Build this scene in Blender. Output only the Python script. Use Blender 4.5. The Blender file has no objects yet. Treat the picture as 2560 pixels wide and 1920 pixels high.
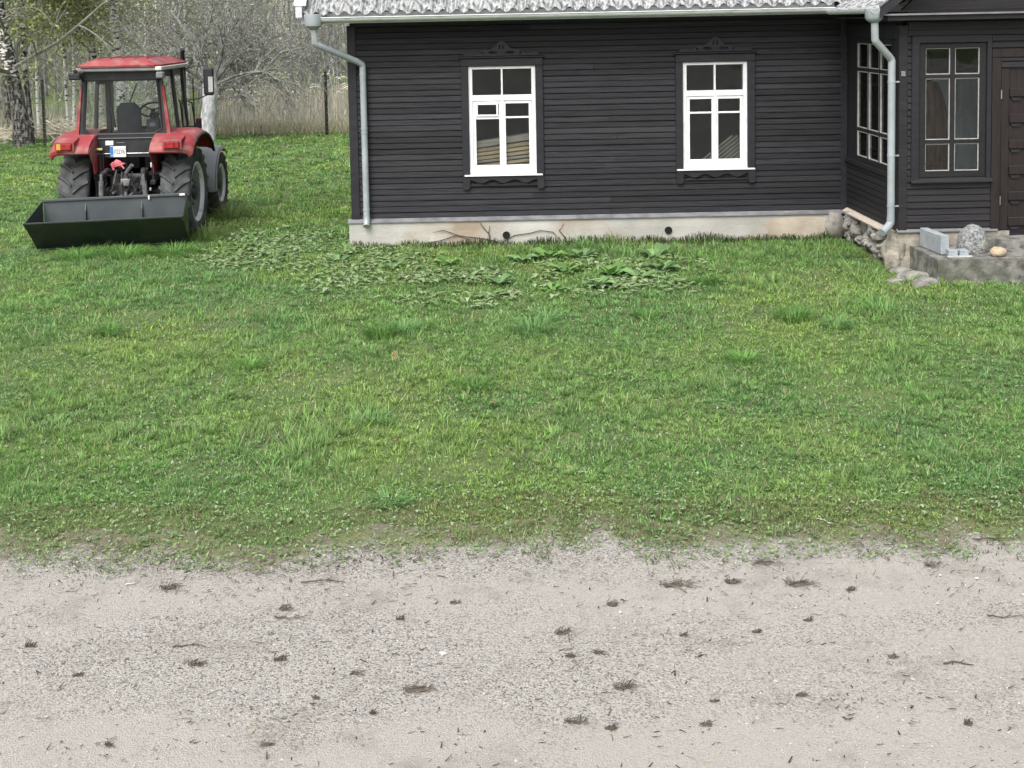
import bpy, math, random
import numpy as np
from mathutils import Vector, Matrix, noise as mnoise

random.seed(7)
RNG = np.random.default_rng(11)
scene = bpy.context.scene
COL = scene.collection
R = math.radians

# ------------------------------------------------------------------ camera
CAM_H = 3.45
cd = bpy.data.cameras.new('camera')
cam = bpy.data.objects.new('camera', cd)
COL.objects.link(cam)
cd.sensor_width = 36.0
cd.lens = 3100.0 * 36.0 / 2560.0
cd.shift_x = (1280 - 1200) / 2560.0
cd.shift_y = (304 - 960) / 2560.0
cd.clip_start = 0.1
cd.clip_end = 3000
cam.matrix_world = (Matrix.Translation((0, 0, CAM_H)) @ Matrix.Rotation(R(90 - 4.5), 4, 'X') @ Matrix.Rotation(R(-1.15), 4, 'Z'))
scene.camera = cam

# ------------------------------------------------------------------ sky, sun, exposure (overcast daylight)
SUN_EL, SUN_AZ = R(52), R(205)
world = bpy.data.worlds.new('World')
scene.world = world
world.use_nodes = True
wn = world.node_tree
for n in list(wn.nodes):
    wn.nodes.remove(n)
wo = wn.nodes.new('ShaderNodeOutputWorld')
wb = wn.nodes.new('ShaderNodeBackground')
sky = wn.nodes.new('ShaderNodeTexSky')
sky.sky_type = 'NISHITA'
sky.sun_disc = False
sky.sun_elevation = SUN_EL
sky.sun_rotation = SUN_AZ
sky.air_density = 1.6
sky.dust_density = 6.0
sky.ozone_density = 1.0
hs = wn.nodes.new('ShaderNodeHueSaturation')
hs.inputs['Saturation'].default_value = 0.32
wn.links.new(sky.outputs[0], hs.inputs['Color'])
wn.links.new(hs.outputs[0], wb.inputs['Color'])
wb.inputs['Strength'].default_value = 0.15
wn.links.new(wb.outputs[0], wo.inputs[0])

sd = bpy.data.lights.new('sun', 'SUN')
sd.energy = 1.1
sd.angle = R(30)
sd.color = (1.0, 0.97, 0.93)
sun = bpy.data.objects.new('sun', sd)
COL.objects.link(sun)
sun.location = (-10, -20, 40)
sdir = Vector((math.sin(SUN_AZ) * math.cos(SUN_EL), math.cos(SUN_AZ) * math.cos(SUN_EL), math.sin(SUN_EL)))
sun.rotation_euler = sdir.to_track_quat('Z', 'Y').to_euler()

vs = scene.view_settings
vs.view_transform = 'Standard'
vs.look = 'None'
vs.exposure = 0.72
vs.gamma = 1.0
vs.use_curve_mapping = False
scene.render.engine = 'CYCLES'
scene.cycles.use_denoising = True
try:
    scene.cycles.denoising_prefilter = 'ACCURATE'
except Exception:
    pass
scene.cycles.max_bounces = 8
scene.cycles.transparent_max_bounces = 12

# ------------------------------------------------------------------ materials
def new_mat(name):
    m = bpy.data.materials.new(name)
    m.use_nodes = True
    nt = m.node_tree
    b = nt.nodes['Principled BSDF']
    return m, nt, b

def rgb(c):
    return (c[0], c[1], c[2], 1.0)

def pm(name, c1, c2=None, rough=0.7, scale=8.0, detail=5.0, stretch=(1, 1, 1), bump=0.0, bump_scale=None,
       metal=0.0, rnd=0.0, spec=0.4, lo=0.35, hi=0.65, c3=None, s3=2.0, t3=(0.55, 0.7)):
    """noise blended colours, optional per-object brightness change, optional stains, optional fine relief"""
    m, nt, b = new_mat(name)
    N, L = nt.nodes, nt.links
    b.inputs['Roughness'].default_value = rough
    b.inputs['Metallic'].default_value = metal
    b.inputs['Specular IOR Level'].default_value = spec
    tc = N.new('ShaderNodeTexCoord')
    mp = N.new('ShaderNodeMapping')
    mp.inputs['Scale'].default_value = stretch
    L.new(tc.outputs['Object'], mp.inputs['Vector'])
    no = N.new('ShaderNodeTexNoise')
    no.inputs['Scale'].default_value = scale
    no.inputs['Detail'].default_value = detail
    L.new(mp.outputs[0], no.inputs['Vector'])
    out = None
    if c2 is not None:
        cr = N.new('ShaderNodeValToRGB')
        cr.color_ramp.elements[0].position = lo
        cr.color_ramp.elements[1].position = hi
        cr.color_ramp.elements[0].color = rgb(c1)
        cr.color_ramp.elements[1].color = rgb(c2)
        L.new(no.outputs['Fac'], cr.inputs[0])
        out = cr.outputs[0]
    else:
        rg = N.new('ShaderNodeRGB')
        rg.outputs[0].default_value = rgb(c1)
        out = rg.outputs[0]
    if c3 is not None:
        n3 = N.new('ShaderNodeTexNoise')
        n3.inputs['Scale'].default_value = s3
        n3.inputs['Detail'].default_value = 6
        L.new(mp.outputs[0], n3.inputs['Vector'])
        mr = N.new('ShaderNodeMapRange')
        mr.inputs[1].default_value = t3[0]
        mr.inputs[2].default_value = t3[1]
        L.new(n3.outputs['Fac'], mr.inputs[0])
        mx = N.new('ShaderNodeMix')
        mx.data_type = 'RGBA'
        L.new(mr.outputs[0], mx.inputs[0])
        L.new(out, mx.inputs[6])
        mx.inputs[7].default_value = rgb(c3)
        out = mx.outputs[2]
    if rnd > 0:
        oi = N.new('ShaderNodeObjectInfo')
        m2 = N.new('ShaderNodeMapRange')
        m2.inputs[3].default_value = 1 - rnd
        m2.inputs[4].default_value = 1 + rnd
        L.new(oi.outputs['Random'], m2.inputs[0])
        hv = N.new('ShaderNodeHueSaturation')
        L.new(m2.outputs[0], hv.inputs['Value'])
        L.new(out, hv.inputs['Color'])
        out = hv.outputs[0]
    L.new(out, b.inputs['Base Color'])
    if bump > 0:
        nb = N.new('ShaderNodeTexNoise')
        nb.inputs['Scale'].default_value = bump_scale or scale * 3
        nb.inputs['Detail'].default_value = 6
        L.new(mp.outputs[0], nb.inputs['Vector'])
        bp = N.new('ShaderNodeBump')
        bp.inputs['Strength'].default_value = bump
        bp.inputs['Distance'].default_value = 0.02
        L.new(nb.outputs['Fac'], bp.inputs['Height'])
        L.new(bp.outputs[0], b.inputs['Normal'])
    return m

def leaf_mat(name, rough=0.55, trans=0.42):
    """foliage: colour from each blade's own colour attribute, some light passing through"""
    m, nt, b = new_mat(name)
    N, L = nt.nodes, nt.links
    at = N.new('ShaderNodeAttribute')
    at.attribute_name = 'Col'
    b.inputs['Roughness'].default_value = rough
    b.inputs['Specular IOR Level'].default_value = 0.25
    L.new(at.outputs['Color'], b.inputs['Base Color'])
    tr = N.new('ShaderNodeBsdfTranslucent')
    L.new(at.outputs['Color'], tr.inputs['Color'])
    mx = N.new('ShaderNodeMixShader')
    mx.inputs[0].default_value = trans
    L.new(b.outputs[0], mx.inputs[1])
    L.new(tr.outputs[0], mx.inputs[2])
    L.new(mx.outputs[0], N['Material Output'].inputs['Surface'])
    return m

def glass_mat(name, tint=(0.75, 0.8, 0.82), refl=1.6):
    m, nt, b = new_mat(name)
    N, L = nt.nodes, nt.links
    N.remove(b)
    t = N.new('ShaderNodeBsdfTransparent')
    t.inputs['Color'].default_value = rgb(tint)
    g = N.new('ShaderNodeBsdfGlossy')
    g.inputs['Roughness'].default_value = 0.02
    no = N.new('ShaderNodeTexNoise')
    no.inputs['Scale'].default_value = 3.0
    bp = N.new('ShaderNodeBump')
    bp.inputs['Strength'].default_value = 0.06
    bp.inputs['Distance'].default_value = 0.02
    tc = N.new('ShaderNodeTexCoord')
    L.new(tc.outputs['Object'], no.inputs['Vector'])
    L.new(no.outputs['Fac'], bp.inputs['Height'])
    L.new(bp.outputs[0], g.inputs['Normal'])
    fr = N.new('ShaderNodeFresnel')
    fr.inputs['IOR'].default_value = refl
    mx = N.new('ShaderNodeMixShader')
    L.new(fr.outputs[0], mx.inputs[0])
    L.new(t.outputs[0], mx.inputs[1])
    L.new(g.outputs[0], mx.inputs[2])
    L.new(mx.outputs[0], N['Material Output'].inputs['Surface'])
    return m

def birch_mat(name, dark_top=1.2, dark=(0.03, 0.028, 0.025), white=(0.68, 0.67, 0.64), marks=0.56):
    """white bark with black cross marks; the old cracked bark at the foot is dark"""
    m, nt, b = new_mat(name)
    N, L = nt.nodes, nt.links
    b.inputs['Roughness'].default_value = 0.85
    tc = N.new('ShaderNodeTexCoord')
    mp = N.new('ShaderNodeMapping')
    mp.inputs['Scale'].default_value = (5, 5, 14)
    L.new(tc.outputs['Object'], mp.inputs['Vector'])
    no = N.new('ShaderNodeTexNoise')
    no.inputs['Scale'].default_value = 1.0
    no.inputs['Detail'].default_value = 4
    L.new(mp.outputs[0], no.inputs['Vector'])
    cr = N.new('ShaderNodeValToRGB')
    cr.color_ramp.elements[0].position = marks - 0.04
    cr.color_ramp.elements[0].color = rgb(white)
    cr.color_ramp.elements[1].position = marks + 0.02
    cr.color_ramp.elements[1].color = rgb(dark)
    L.new(no.outputs['Fac'], cr.inputs[0])
    sx = N.new('ShaderNodeSeparateXYZ')
    L.new(tc.outputs['Object'], sx.inputs[0])
    n2 = N.new('ShaderNodeTexNoise')
    n2.inputs['Scale'].default_value = 6
    L.new(tc.outputs['Object'], n2.inputs['Vector'])
    ad = N.new('ShaderNodeMath')
    ad.operation = 'MULTIPLY_ADD'
    L.new(n2.outputs['Fac'], ad.inputs[0])
    ad.inputs[1].default_value = 1.6
    L.new(sx.outputs['Z'], ad.inputs[2])
    mr = N.new('ShaderNodeMapRange')
    mr.inputs[1].default_value = dark_top + 0.5
    mr.inputs[2].default_value = dark_top + 1.1
    L.new(ad.outputs[0], mr.inputs[0])
    mx = N.new('ShaderNodeMix')
    mx.data_type = 'RGBA'
    L.new(mr.outputs[0], mx.inputs[0])
    n5 = N.new('ShaderNodeTexNoise')
    n5.inputs['Scale'].default_value = 9
    n5.inputs['Detail'].default_value = 6
    m5 = N.new('ShaderNodeMapping')
    m5.inputs['Scale'].default_value = (1.6, 1.6, 0.8)
    L.new(tc.outputs['Object'], m5.inputs['Vector'])
    L.new(m5.outputs[0], n5.inputs['Vector'])
    c5 = N.new('ShaderNodeValToRGB')
    c5.color_ramp.elements[0].position = 0.46
    c5.color_ramp.elements[0].color = rgb((0.018, 0.017, 0.016))
    c5.color_ramp.elements[1].position = 0.62
    c5.color_ramp.elements[1].color = rgb((0.26, 0.25, 0.235))
    L.new(n5.outputs['Fac'], c5.inputs[0])
    L.new(c5.outputs[0], mx.inputs[6])
    L.new(cr.outputs[0], mx.inputs[7])
    L.new(mx.outputs[2], b.inputs['Base Color'])
    bp = N.new('ShaderNodeBump')
    bp.inputs['Strength'].default_value = 0.5
    bp.inputs['Distance'].default_value = 0.02
    L.new(no.outputs['Fac'], bp.inputs['Height'])
    L.new(bp.outputs[0], b.inputs['Normal'])
    return m

def gravel_mat():
    m, nt, b = new_mat('pale_gravel')
    N, L = nt.nodes, nt.links
    b.inputs['Roughness'].default_value = 0.95
    b.inputs['Specular IOR Level'].default_value = 0.15
    tc = N.new('ShaderNodeTexCoord')
    vo = N.new('ShaderNodeTexVoronoi')
    vo.inputs['Scale'].default_value = 105
    L.new(tc.outputs['Object'], vo.inputs['Vector'])
    hv = N.new('ShaderNodeSeparateColor')
    L.new(vo.outputs['Color'], hv.inputs[0])
    cr = N.new('ShaderNodeValToRGB')
    e = cr.color_ramp.elements
    e[0].position, e[0].color = 0.0, rgb((0.12, 0.113, 0.105))
    e[1].position, e[1].color = 1.0, rgb((0.505, 0.48, 0.445))
    e2 = e.new(0.25)
    e2.color = rgb((0.32, 0.303, 0.28))
    L.new(hv.outputs[0], cr.inputs[0])
    # packed sandy tracks
    n1 = N.new('ShaderNodeTexNoise')
    n1.inputs['Scale'].default_value = 0.55
    n1.inputs['Detail'].default_value = 7
    mp = N.new('ShaderNodeMapping')
    mp.inputs['Scale'].default_value = (0.55, 1.7, 1)
    mp.inputs['Location'].default_value = (3.1, 0.4, 0)
    L.new(tc.outputs['Object'], mp.inputs['Vector'])
    L.new(mp.outputs[0], n1.inputs['Vector'])
    mr = N.new('ShaderNodeMapRange')
    mr.inputs[1].default_value = 0.44
    mr.inputs[2].default_value = 0.60
    L.new(n1.outputs['Fac'], mr.inputs[0])
    n2 = N.new('ShaderNodeTexNoise')
    n2.inputs['Scale'].default_value = 190
    n2.inputs['Detail'].default_value = 3
    L.new(tc.outputs['Object'], n2.inputs['Vector'])
    cs = N.new('ShaderNodeValToRGB')
    cs.color_ramp.elements[0].position = 0.3
    cs.color_ramp.elements[0].color = rgb((0.34, 0.32, 0.295))
    cs.color_ramp.elements[1].position = 0.7
    cs.color_ramp.elements[1].color = rgb((0.515, 0.487, 0.45))
    L.new(n2.outputs['Fac'], cs.inputs[0])
    mx = N.new('ShaderNodeMix')
    mx.data_type = 'RGBA'
    # two worn wheel tracks along the drive
    sp = N.new('ShaderNodeSeparateXYZ')
    L.new(tc.outputs['Object'], sp.inputs[0])
    nw = N.new('ShaderNodeTexNoise')
    nw.inputs['Scale'].default_value = 1.4
    nw.inputs['Detail'].default_value = 6
    L.new(tc.outputs['Object'], nw.inputs['Vector'])
    trk = None
    for yc in (7.28, 5.55):
        dd = N.new('ShaderNodeMath'); dd.operation = 'SUBTRACT'
        L.new(sp.outputs['Y'], dd.inputs[0]); dd.inputs[1].default_value = yc
        aa = N.new('ShaderNodeMath'); aa.operation = 'ABSOLUTE'
        L.new(dd.outputs[0], aa.inputs[0])
        ww = N.new('ShaderNodeMath'); ww.operation = 'MULTIPLY_ADD'
        L.new(nw.outputs['Fac'], ww.inputs[0]); ww.inputs[1].default_value = 1.5
        L.new(aa.outputs[0], ww.inputs[2])
        mt = N.new('ShaderNodeMapRange')
        mt.inputs[1].default_value = 1.15; mt.inputs[2].default_value = 0.65
        L.new(ww.outputs[0], mt.inputs[0])
        if trk is None: trk = mt.outputs[0]
        else:
            mxm = N.new('ShaderNodeMath'); mxm.operation = 'MAXIMUM'
            L.new(trk, mxm.inputs[0]); L.new(mt.outputs[0], mxm.inputs[1]); trk = mxm.outputs[0]
    hf = N.new('ShaderNodeMath'); hf.operation = 'MULTIPLY_ADD'
    L.new(mr.outputs[0], hf.inputs[0]); hf.inputs[1].default_value = 0.75; hf.use_clamp = True
    L.new(trk, hf.inputs[2])
    mulf = N.new('ShaderNodeMath')
    mulf.operation = 'MULTIPLY'
    mulf.inputs[1].default_value = 0.85
    L.new(hf.outputs[0], mulf.inputs[0])
    L.new(mulf.outputs[0], mx.inputs[0])
    L.new(cr.outputs[0], mx.inputs[6])
    L.new(cs.outputs[0], mx.inputs[7])
    # damp organic dirt blotches
    n3 = N.new('ShaderNodeTexNoise')
    n3.inputs['Scale'].default_value = 1.7
    n3.inputs['Detail'].default_value = 8
    n3.inputs['Roughness'].default_value = 0.7
    L.new(tc.outputs['Object'], n3.inputs['Vector'])
    m3 = N.new('ShaderNodeMapRange')
    m3.inputs[1].default_value = 0.53
    m3.inputs[2].default_value = 0.80
    m3.inputs[4].default_value = 0.7
    L.new(n3.outputs['Fac'], m3.inputs[0])
    mx2 = N.new('ShaderNodeMix')
    mx2.data_type = 'RGBA'
    L.new(m3.outputs[0], mx2.inputs[0])
    L.new(mx.outputs[2], mx2.inputs[6])
    mx2.inputs[7].default_value = rgb((0.17, 0.15, 0.125))
    # soil and moss worn in from the lawn edge
    at = N.new('ShaderNodeAttribute')
    at.attribute_name = 'Col'
    n4 = N.new('ShaderNodeTexNoise')
    n4.inputs['Scale'].default_value = 7
    n4.inputs['Detail'].default_value = 9
    n4.inputs['Roughness'].default_value = 0.75
    L.new(tc.outputs['Object'], n4.inputs['Vector'])
    sm = N.new('ShaderNodeMath')
    sm.operation = 'ADD'
    sx = N.new('ShaderNodeSeparateColor')
    L.new(at.outputs['Color'], sx.inputs[0])
    L.new(sx.outputs[0], sm.inputs[0])
    L.new(n4.outputs['Fac'], sm.inputs[1])
    m4 = N.new('ShaderNodeMapRange')
    m4.inputs[1].default_value = 0.85
    m4.inputs[2].default_value = 1.15
    m4.inputs[4].default_value = 0.9
    L.new(sm.outputs[0], m4.inputs[0])
    c4 = N.new('ShaderNodeValToRGB')
    c4.color_ramp.elements[0].position = 0.42
    c4.color_ramp.elements[0].color = rgb((0.19, 0.17, 0.13))
    c4.color_ramp.elements[1].position = 0.6
    c4.color_ramp.elements[1].color = rgb((0.17, 0.20, 0.075))
    L.new(n3.outputs['Fac'], c4.inputs[0])
    mx4 = N.new('ShaderNodeMix')
    mx4.data_type = 'RGBA'
    L.new(m4.outputs[0], mx4.inputs[0])
    L.new(mx2.outputs[2], mx4.inputs[6])
    L.new(c4.outputs[0], mx4.inputs[7])
    L.new(mx4.outputs[2], b.inputs['Base Color'])
    bp = N.new('ShaderNodeBump')
    bp.inputs['Strength'].default_value = 1.0
    bp.inputs['Distance'].default_value = 0.012
    inv = N.new('ShaderNodeMath')
    inv.operation = 'MULTIPLY_ADD'
    L.new(vo.outputs['Distance'], inv.inputs[0])
    inv.inputs[1].default_value = -0.55
    L.new(n2.outputs['Fac'], inv.inputs[2])
    L.new(inv.outputs[0], bp.inputs['Height'])
    L.new(bp.outputs[0], b.inputs['Normal'])
    return m

M = {}
M['soil'] = pm('lawn_soil', (0.06, 0.10, 0.03), (0.11, 0.14, 0.05), 0.95, 1.3, 8, bump=0.6, bump_scale=30, c3=(0.10, 0.09, 0.055), s3=0.8, t3=(0.58, 0.75))
M['gravel'] = gravel_mat()
M['board'] = pm('dark_stained_board', (0.0118, 0.0118, 0.0155), (0.0235, 0.0235, 0.0295), 0.6, 3.0, 6, stretch=(0.6, 4, 14), bump=0.35, bump_scale=9, rnd=0.36, spec=0.3, c3=(0.026, 0.024, 0.026), s3=0.5)
M['board_porch'] = pm('dark_brown_stained_board', (0.010, 0.0093, 0.012), (0.019, 0.0175, 0.0215), 0.55, 3.0, 6, stretch=(0.6, 4, 14), bump=0.25, bump_scale=9, rnd=0.14, spec=0.4)
M['trim'] = pm('dark_stained_trim', (0.0125, 0.0125, 0.017), (0.020, 0.020, 0.026), 0.55, 5.0, 5, stretch=(1, 1, 3), bump=0.15, rnd=0.08, spec=0.4)
M['door'] = pm('dark_brown_door', (0.0145, 0.0100, 0.0112), (0.024, 0.0167, 0.0183), 0.45, 5, 5, stretch=(5, 1, 0.7), bump=0.15, spec=0.4)
M['white'] = pm('white_gloss_paint', (0.70, 0.72, 0.75), (0.80, 0.81, 0.83), 0.4, 6, 5, bump=0.08, rnd=0.03, c3=(0.55, 0.55, 0.54), s3=9, t3=(0.66, 0.8))
M['white_line'] = pm('white_glazing_putty', (0.34, 0.34, 0.33), (0.46, 0.46, 0.44), 0.6, 14, 5, c3=(0.22, 0.21, 0.18), s3=20, t3=(0.6, 0.75))
M['plaster'] = pm('lime_plaster', (0.34, 0.335, 0.315), (0.50, 0.49, 0.46), 0.9, 1.1, 8, bump=0.35, bump_scale=25, c3=(0.33, 0.27, 0.21), s3=0.9, t3=(0.5, 0.68))
M['plaster_tan'] = pm('tan_plaster', (0.33, 0.285, 0.225), (0.46, 0.405, 0.335), 0.9, 2.2, 8, bump=0.35, bump_scale=25, c3=(0.55, 0.50, 0.44), s3=1.6, t3=(0.5, 0.68))
M['zinc'] = pm('galvanised_steel', (0.28, 0.315, 0.34), (0.36, 0.40, 0.425), 0.42, 4, 5, metal=0.1, bump=0.03, spec=0.5)
M['flash'] = pm('pale_flashing', (0.15, 0.155, 0.17), (0.24, 0.245, 0.26), 0.5, 5, 5, metal=0.2, c3=(0.25, 0.24, 0.22), s3=5, t3=(0.6, 0.8))
M['gutter'] = pm('white_grey_gutter', (0.56, 0.60, 0.60), (0.68, 0.71, 0.71), 0.42, 3, 5, stretch=(1, 4, 4), c3=(0.42, 0.44, 0.42), s3=4, t3=(0.6, 0.75))
M['eternit'] = pm('weathered_corrugated_sheet', (0.075, 0.08, 0.085), (0.40, 0.41, 0.41), 0.9, 15, 10, stretch=(1.8, 0.6, 0.6), bump=0.4, bump_scale=40, lo=0.36, hi=0.60, rnd=0.07)
M['fascia'] = pm('white_fascia_paint', (0.52, 0.52, 0.58), (0.62, 0.62, 0.68), 0.5, 5, 5)
M['glass'] = glass_mat('window_glass', (0.92, 0.95, 0.96), 1.42)
M['cabglass'] = glass_mat('cab_glass', (0.96, 0.985, 0.98), 1.36)
M['room'] = pm('room_wall', (0.26, 0.26, 0.28), (0.32, 0.32, 0.34), 0.9, 3)
M['lumber'] = pm('sawn_timber', (0.55, 0.41, 0.27), (0.72, 0.56, 0.38), 0.8, 6, 6, stretch=(0.5, 4, 8), rnd=0.22)
M['lumber_grey'] = pm('grey_timber', (0.36, 0.31, 0.27), (0.50, 0.44, 0.38), 0.85, 6, 6, stretch=(0.5, 4, 8), rnd=0.2)
M['pale_door'] = pm('pale_blue_grey_door_paint', (0.52, 0.60, 0.62), (0.62, 0.69, 0.70), 0.6, 4, 5, stretch=(3, 3, 0.8))
M['cloth'] = pm('brown_cloth', (0.10, 0.06, 0.045), (0.19, 0.12, 0.09), 0.95, 4, 5, stretch=(6, 6, 0.8))
M['concrete'] = pm('mossy_concrete', (0.075, 0.075, 0.068), (0.23, 0.225, 0.21), 0.95, 8.0, 9, bump=0.7, bump_scale=26, c3=(0.09, 0.095, 0.075), s3=2.6, t3=(0.5, 0.68), lo=0.35, hi=0.62)
M['rubble'] = pm('rubble_stone', (0.13, 0.125, 0.12), (0.32, 0.305, 0.285), 0.95, 6.0, 8, bump=0.7, bump_scale=24, rnd=0.25, c3=(0.10, 0.105, 0.08), s3=3)
M['mortar'] = pm('old_mortar', (0.18, 0.165, 0.145), (0.38, 0.35, 0.31), 0.95, 7.0, 9, bump=0.9, bump_scale=20)
M['mortar_pale'] = pm('pale_mossy_mortar', (0.22, 0.20, 0.17), (0.42, 0.385, 0.335), 0.95, 6.0, 9, bump=0.8, bump_scale=22, c3=(0.16, 0.17, 0.11), s3=3, t3=(0.5, 0.66))
M['granite'] = pm('speckled_granite', (0.09, 0.095, 0.10), (0.31, 0.32, 0.32), 0.9, 34, 8, bump=0.8, bump_scale=40, lo=0.36, hi=0.64, c3=(0.36, 0.37, 0.22), s3=4, t3=(0.6, 0.7))
M['aac'] = pm('aerated_concrete_block', (0.25, 0.275, 0.30), (0.34, 0.365, 0.39), 0.9, 8, 6, bump=0.3, bump_scale=60)
M['tanstone'] = pm('tan_field_stone', (0.33, 0.25, 0.16), (0.50, 0.41, 0.30), 0.9, 9, 8, bump=0.8, c3=(0.25, 0.23, 0.2), s3=7)
M['red'] = pm('faded_red_tractor_paint', (0.215, 0.022, 0.029), (0.30, 0.048, 0.055), 0.55, 3, 6, c3=(0.30, 0.17, 0.15), s3=5, t3=(0.48, 0.80), bump=0.05, spec=0.5)
M['black'] = pm('black_cab_paint', (0.018, 0.019, 0.024), (0.032, 0.033, 0.038), 0.42, 5, 5, c3=(0.07, 0.068, 0.064), s3=2.5, t3=(0.6, 0.85))
M['iron'] = pm('greasy_black_iron', (0.016, 0.016, 0.019), (0.05, 0.048, 0.05), 0.5, 12, 6, c3=(0.13, 0.11, 0.10), s3=6, t3=(0.6, 0.8), bump=0.2)
M['steel'] = pm('worn_steel', (0.16, 0.16, 0.17), (0.33, 0.33, 0.34), 0.4, 8, 5, metal=0.5)
M['rubber'] = pm('dusty_tyre_rubber', (0.040, 0.045, 0.050), (0.095, 0.098, 0.10), 0.85, 6, 7, bump=0.3, bump_scale=20, c3=(0.13, 0.125, 0.115), s3=3, t3=(0.55, 0.78))
M['rim'] = pm('silver_rim_paint', (0.60, 0.63, 0.69), (0.72, 0.75, 0.80), 0.45, 5, 5, c3=(0.24, 0.23, 0.21), s3=4, t3=(0.6, 0.8))
M['dish'] = pm('dark_wheel_dish', (0.11, 0.12, 0.135), (0.22, 0.235, 0.255), 0.6, 5, 6, c3=(0.15, 0.14, 0.125), s3=4, t3=(0.5, 0.75))  # dish colour kept darker than the rim around it
M['greyplastic'] = pm('grey_plastic', (0.13, 0.145, 0.155), (0.19, 0.205, 0.215), 0.5, 3, 5)
M['trimgrey'] = pm('grey_roof_trim', (0.16, 0.165, 0.18), (0.24, 0.245, 0.26), 0.5, 4, 5)
M['trimpale'] = pm('pale_roof_corner', (0.50, 0.51, 0.47), (0.62, 0.62, 0.58), 0.5, 4, 5)
M['seat'] = pm('dark_seat_vinyl', (0.030, 0.036, 0.042), (0.045, 0.052, 0.06), 0.6, 7, 4, bump=0.1)
M['amber'] = pm('amber_lens', (0.62, 0.28, 0.03), (0.72, 0.36, 0.06), 0.25, 20, 3)
M['redlens'] = pm('red_lens', (0.24, 0.012, 0.016), (0.36, 0.03, 0.03), 0.2, 20, 3)
M['label_white'] = pm('white_sticker', (0.68, 0.70, 0.72), (0.76, 0.78, 0.80), 0.5, 10)
M['eublue'] = pm('blue_plate_band', (0.03, 0.17, 0.55), (0.04, 0.20, 0.60), 0.5, 10)
M['ink'] = pm('black_ink', (0.02, 0.02, 0.025), None, 0.6)
M['yellow'] = pm('pale_yellow_plastic', (0.68, 0.62, 0.28), (0.76, 0.70, 0.38), 0.5, 8)
M['pink'] = pm('pink_red_rag', (0.50, 0.10, 0.14), (0.62, 0.20, 0.22), 0.9, 9)
M['box_green'] = pm('dark_green_painted_steel', (0.012, 0.020, 0.019), (0.024, 0.034, 0.032), 0.34, 3, 6, spec=0.55, c3=(0.05, 0.055, 0.05), s3=4, t3=(0.62, 0.8))
M['box_inner'] = pm('grey_green_painted_steel', (0.050, 0.062, 0.068), (0.075, 0.088, 0.095), 0.4, 2, 6, spec=0.5, c3=(0.10, 0.10, 0.09), s3=3, t3=(0.62, 0.8))
M['mirror'] = pm('mirror_glass', (0.75, 0.78, 0.8), None, 0.05, metal=1.0)
M['post'] = pm('black_fence_post', (0.012, 0.012, 0.014), (0.02, 0.02, 0.022), 0.6, 8)
M['wire'] = pm('galvanised_wire', (0.25, 0.26, 0.26), (0.33, 0.34, 0.34), 0.5, 8, metal=0.4)
M['leaf'] = leaf_mat('grass_blades')
M['weed'] = leaf_mat('broad_leaves', 0.42, 0.25)
M['dry'] = leaf_mat('dry_stalks', 0.8, 0.25)
M['birch_dark'] = birch_mat('old_birch_bark', 2.2, marks=0.50)
M['birch'] = birch_mat('birch_bark', 0.25)
M['birch_thin'] = birch_mat('young_birch_bark', -0.6, marks=0.60, white=(0.74, 0.73, 0.70))
M['twig'] = pm('grey_twigs', (0.16, 0.155, 0.145), (0.27, 0.26, 0.245), 0.9, 4)  # twig grey lightened to take on distance haze
M['twig_pale'] = pm('haze_grey_branches', (0.11, 0.11, 0.108), (0.29, 0.29, 0.285), 0.9, 5)  # branch grey raised so the colour carries some haze
M['lime'] = pm('limewashed_bark', (0.30, 0.31, 0.33), (0.66, 0.67, 0.69), 0.9, 9, 7, stretch=(1, 1, 0.5), bump=0.6, bump_scale=14)
M['debris'] = pm('dark_dead_plant_litter', (0.045, 0.038, 0.030), (0.15, 0.125, 0.10), 0.95, 10, 5)
M['straw'] = pm('bleached_straw', (0.52, 0.48, 0.38), (0.64, 0.6, 0.5), 0.9, 10)
M['pebble'] = pm('pale_pebble', (0.34, 0.32, 0.30), (0.62, 0.58, 0.54), 0.9, 3, 4)
M['vent'] = pm('vent_pipe_black', (0.008, 0.008, 0.009), None, 0.9)

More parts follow.
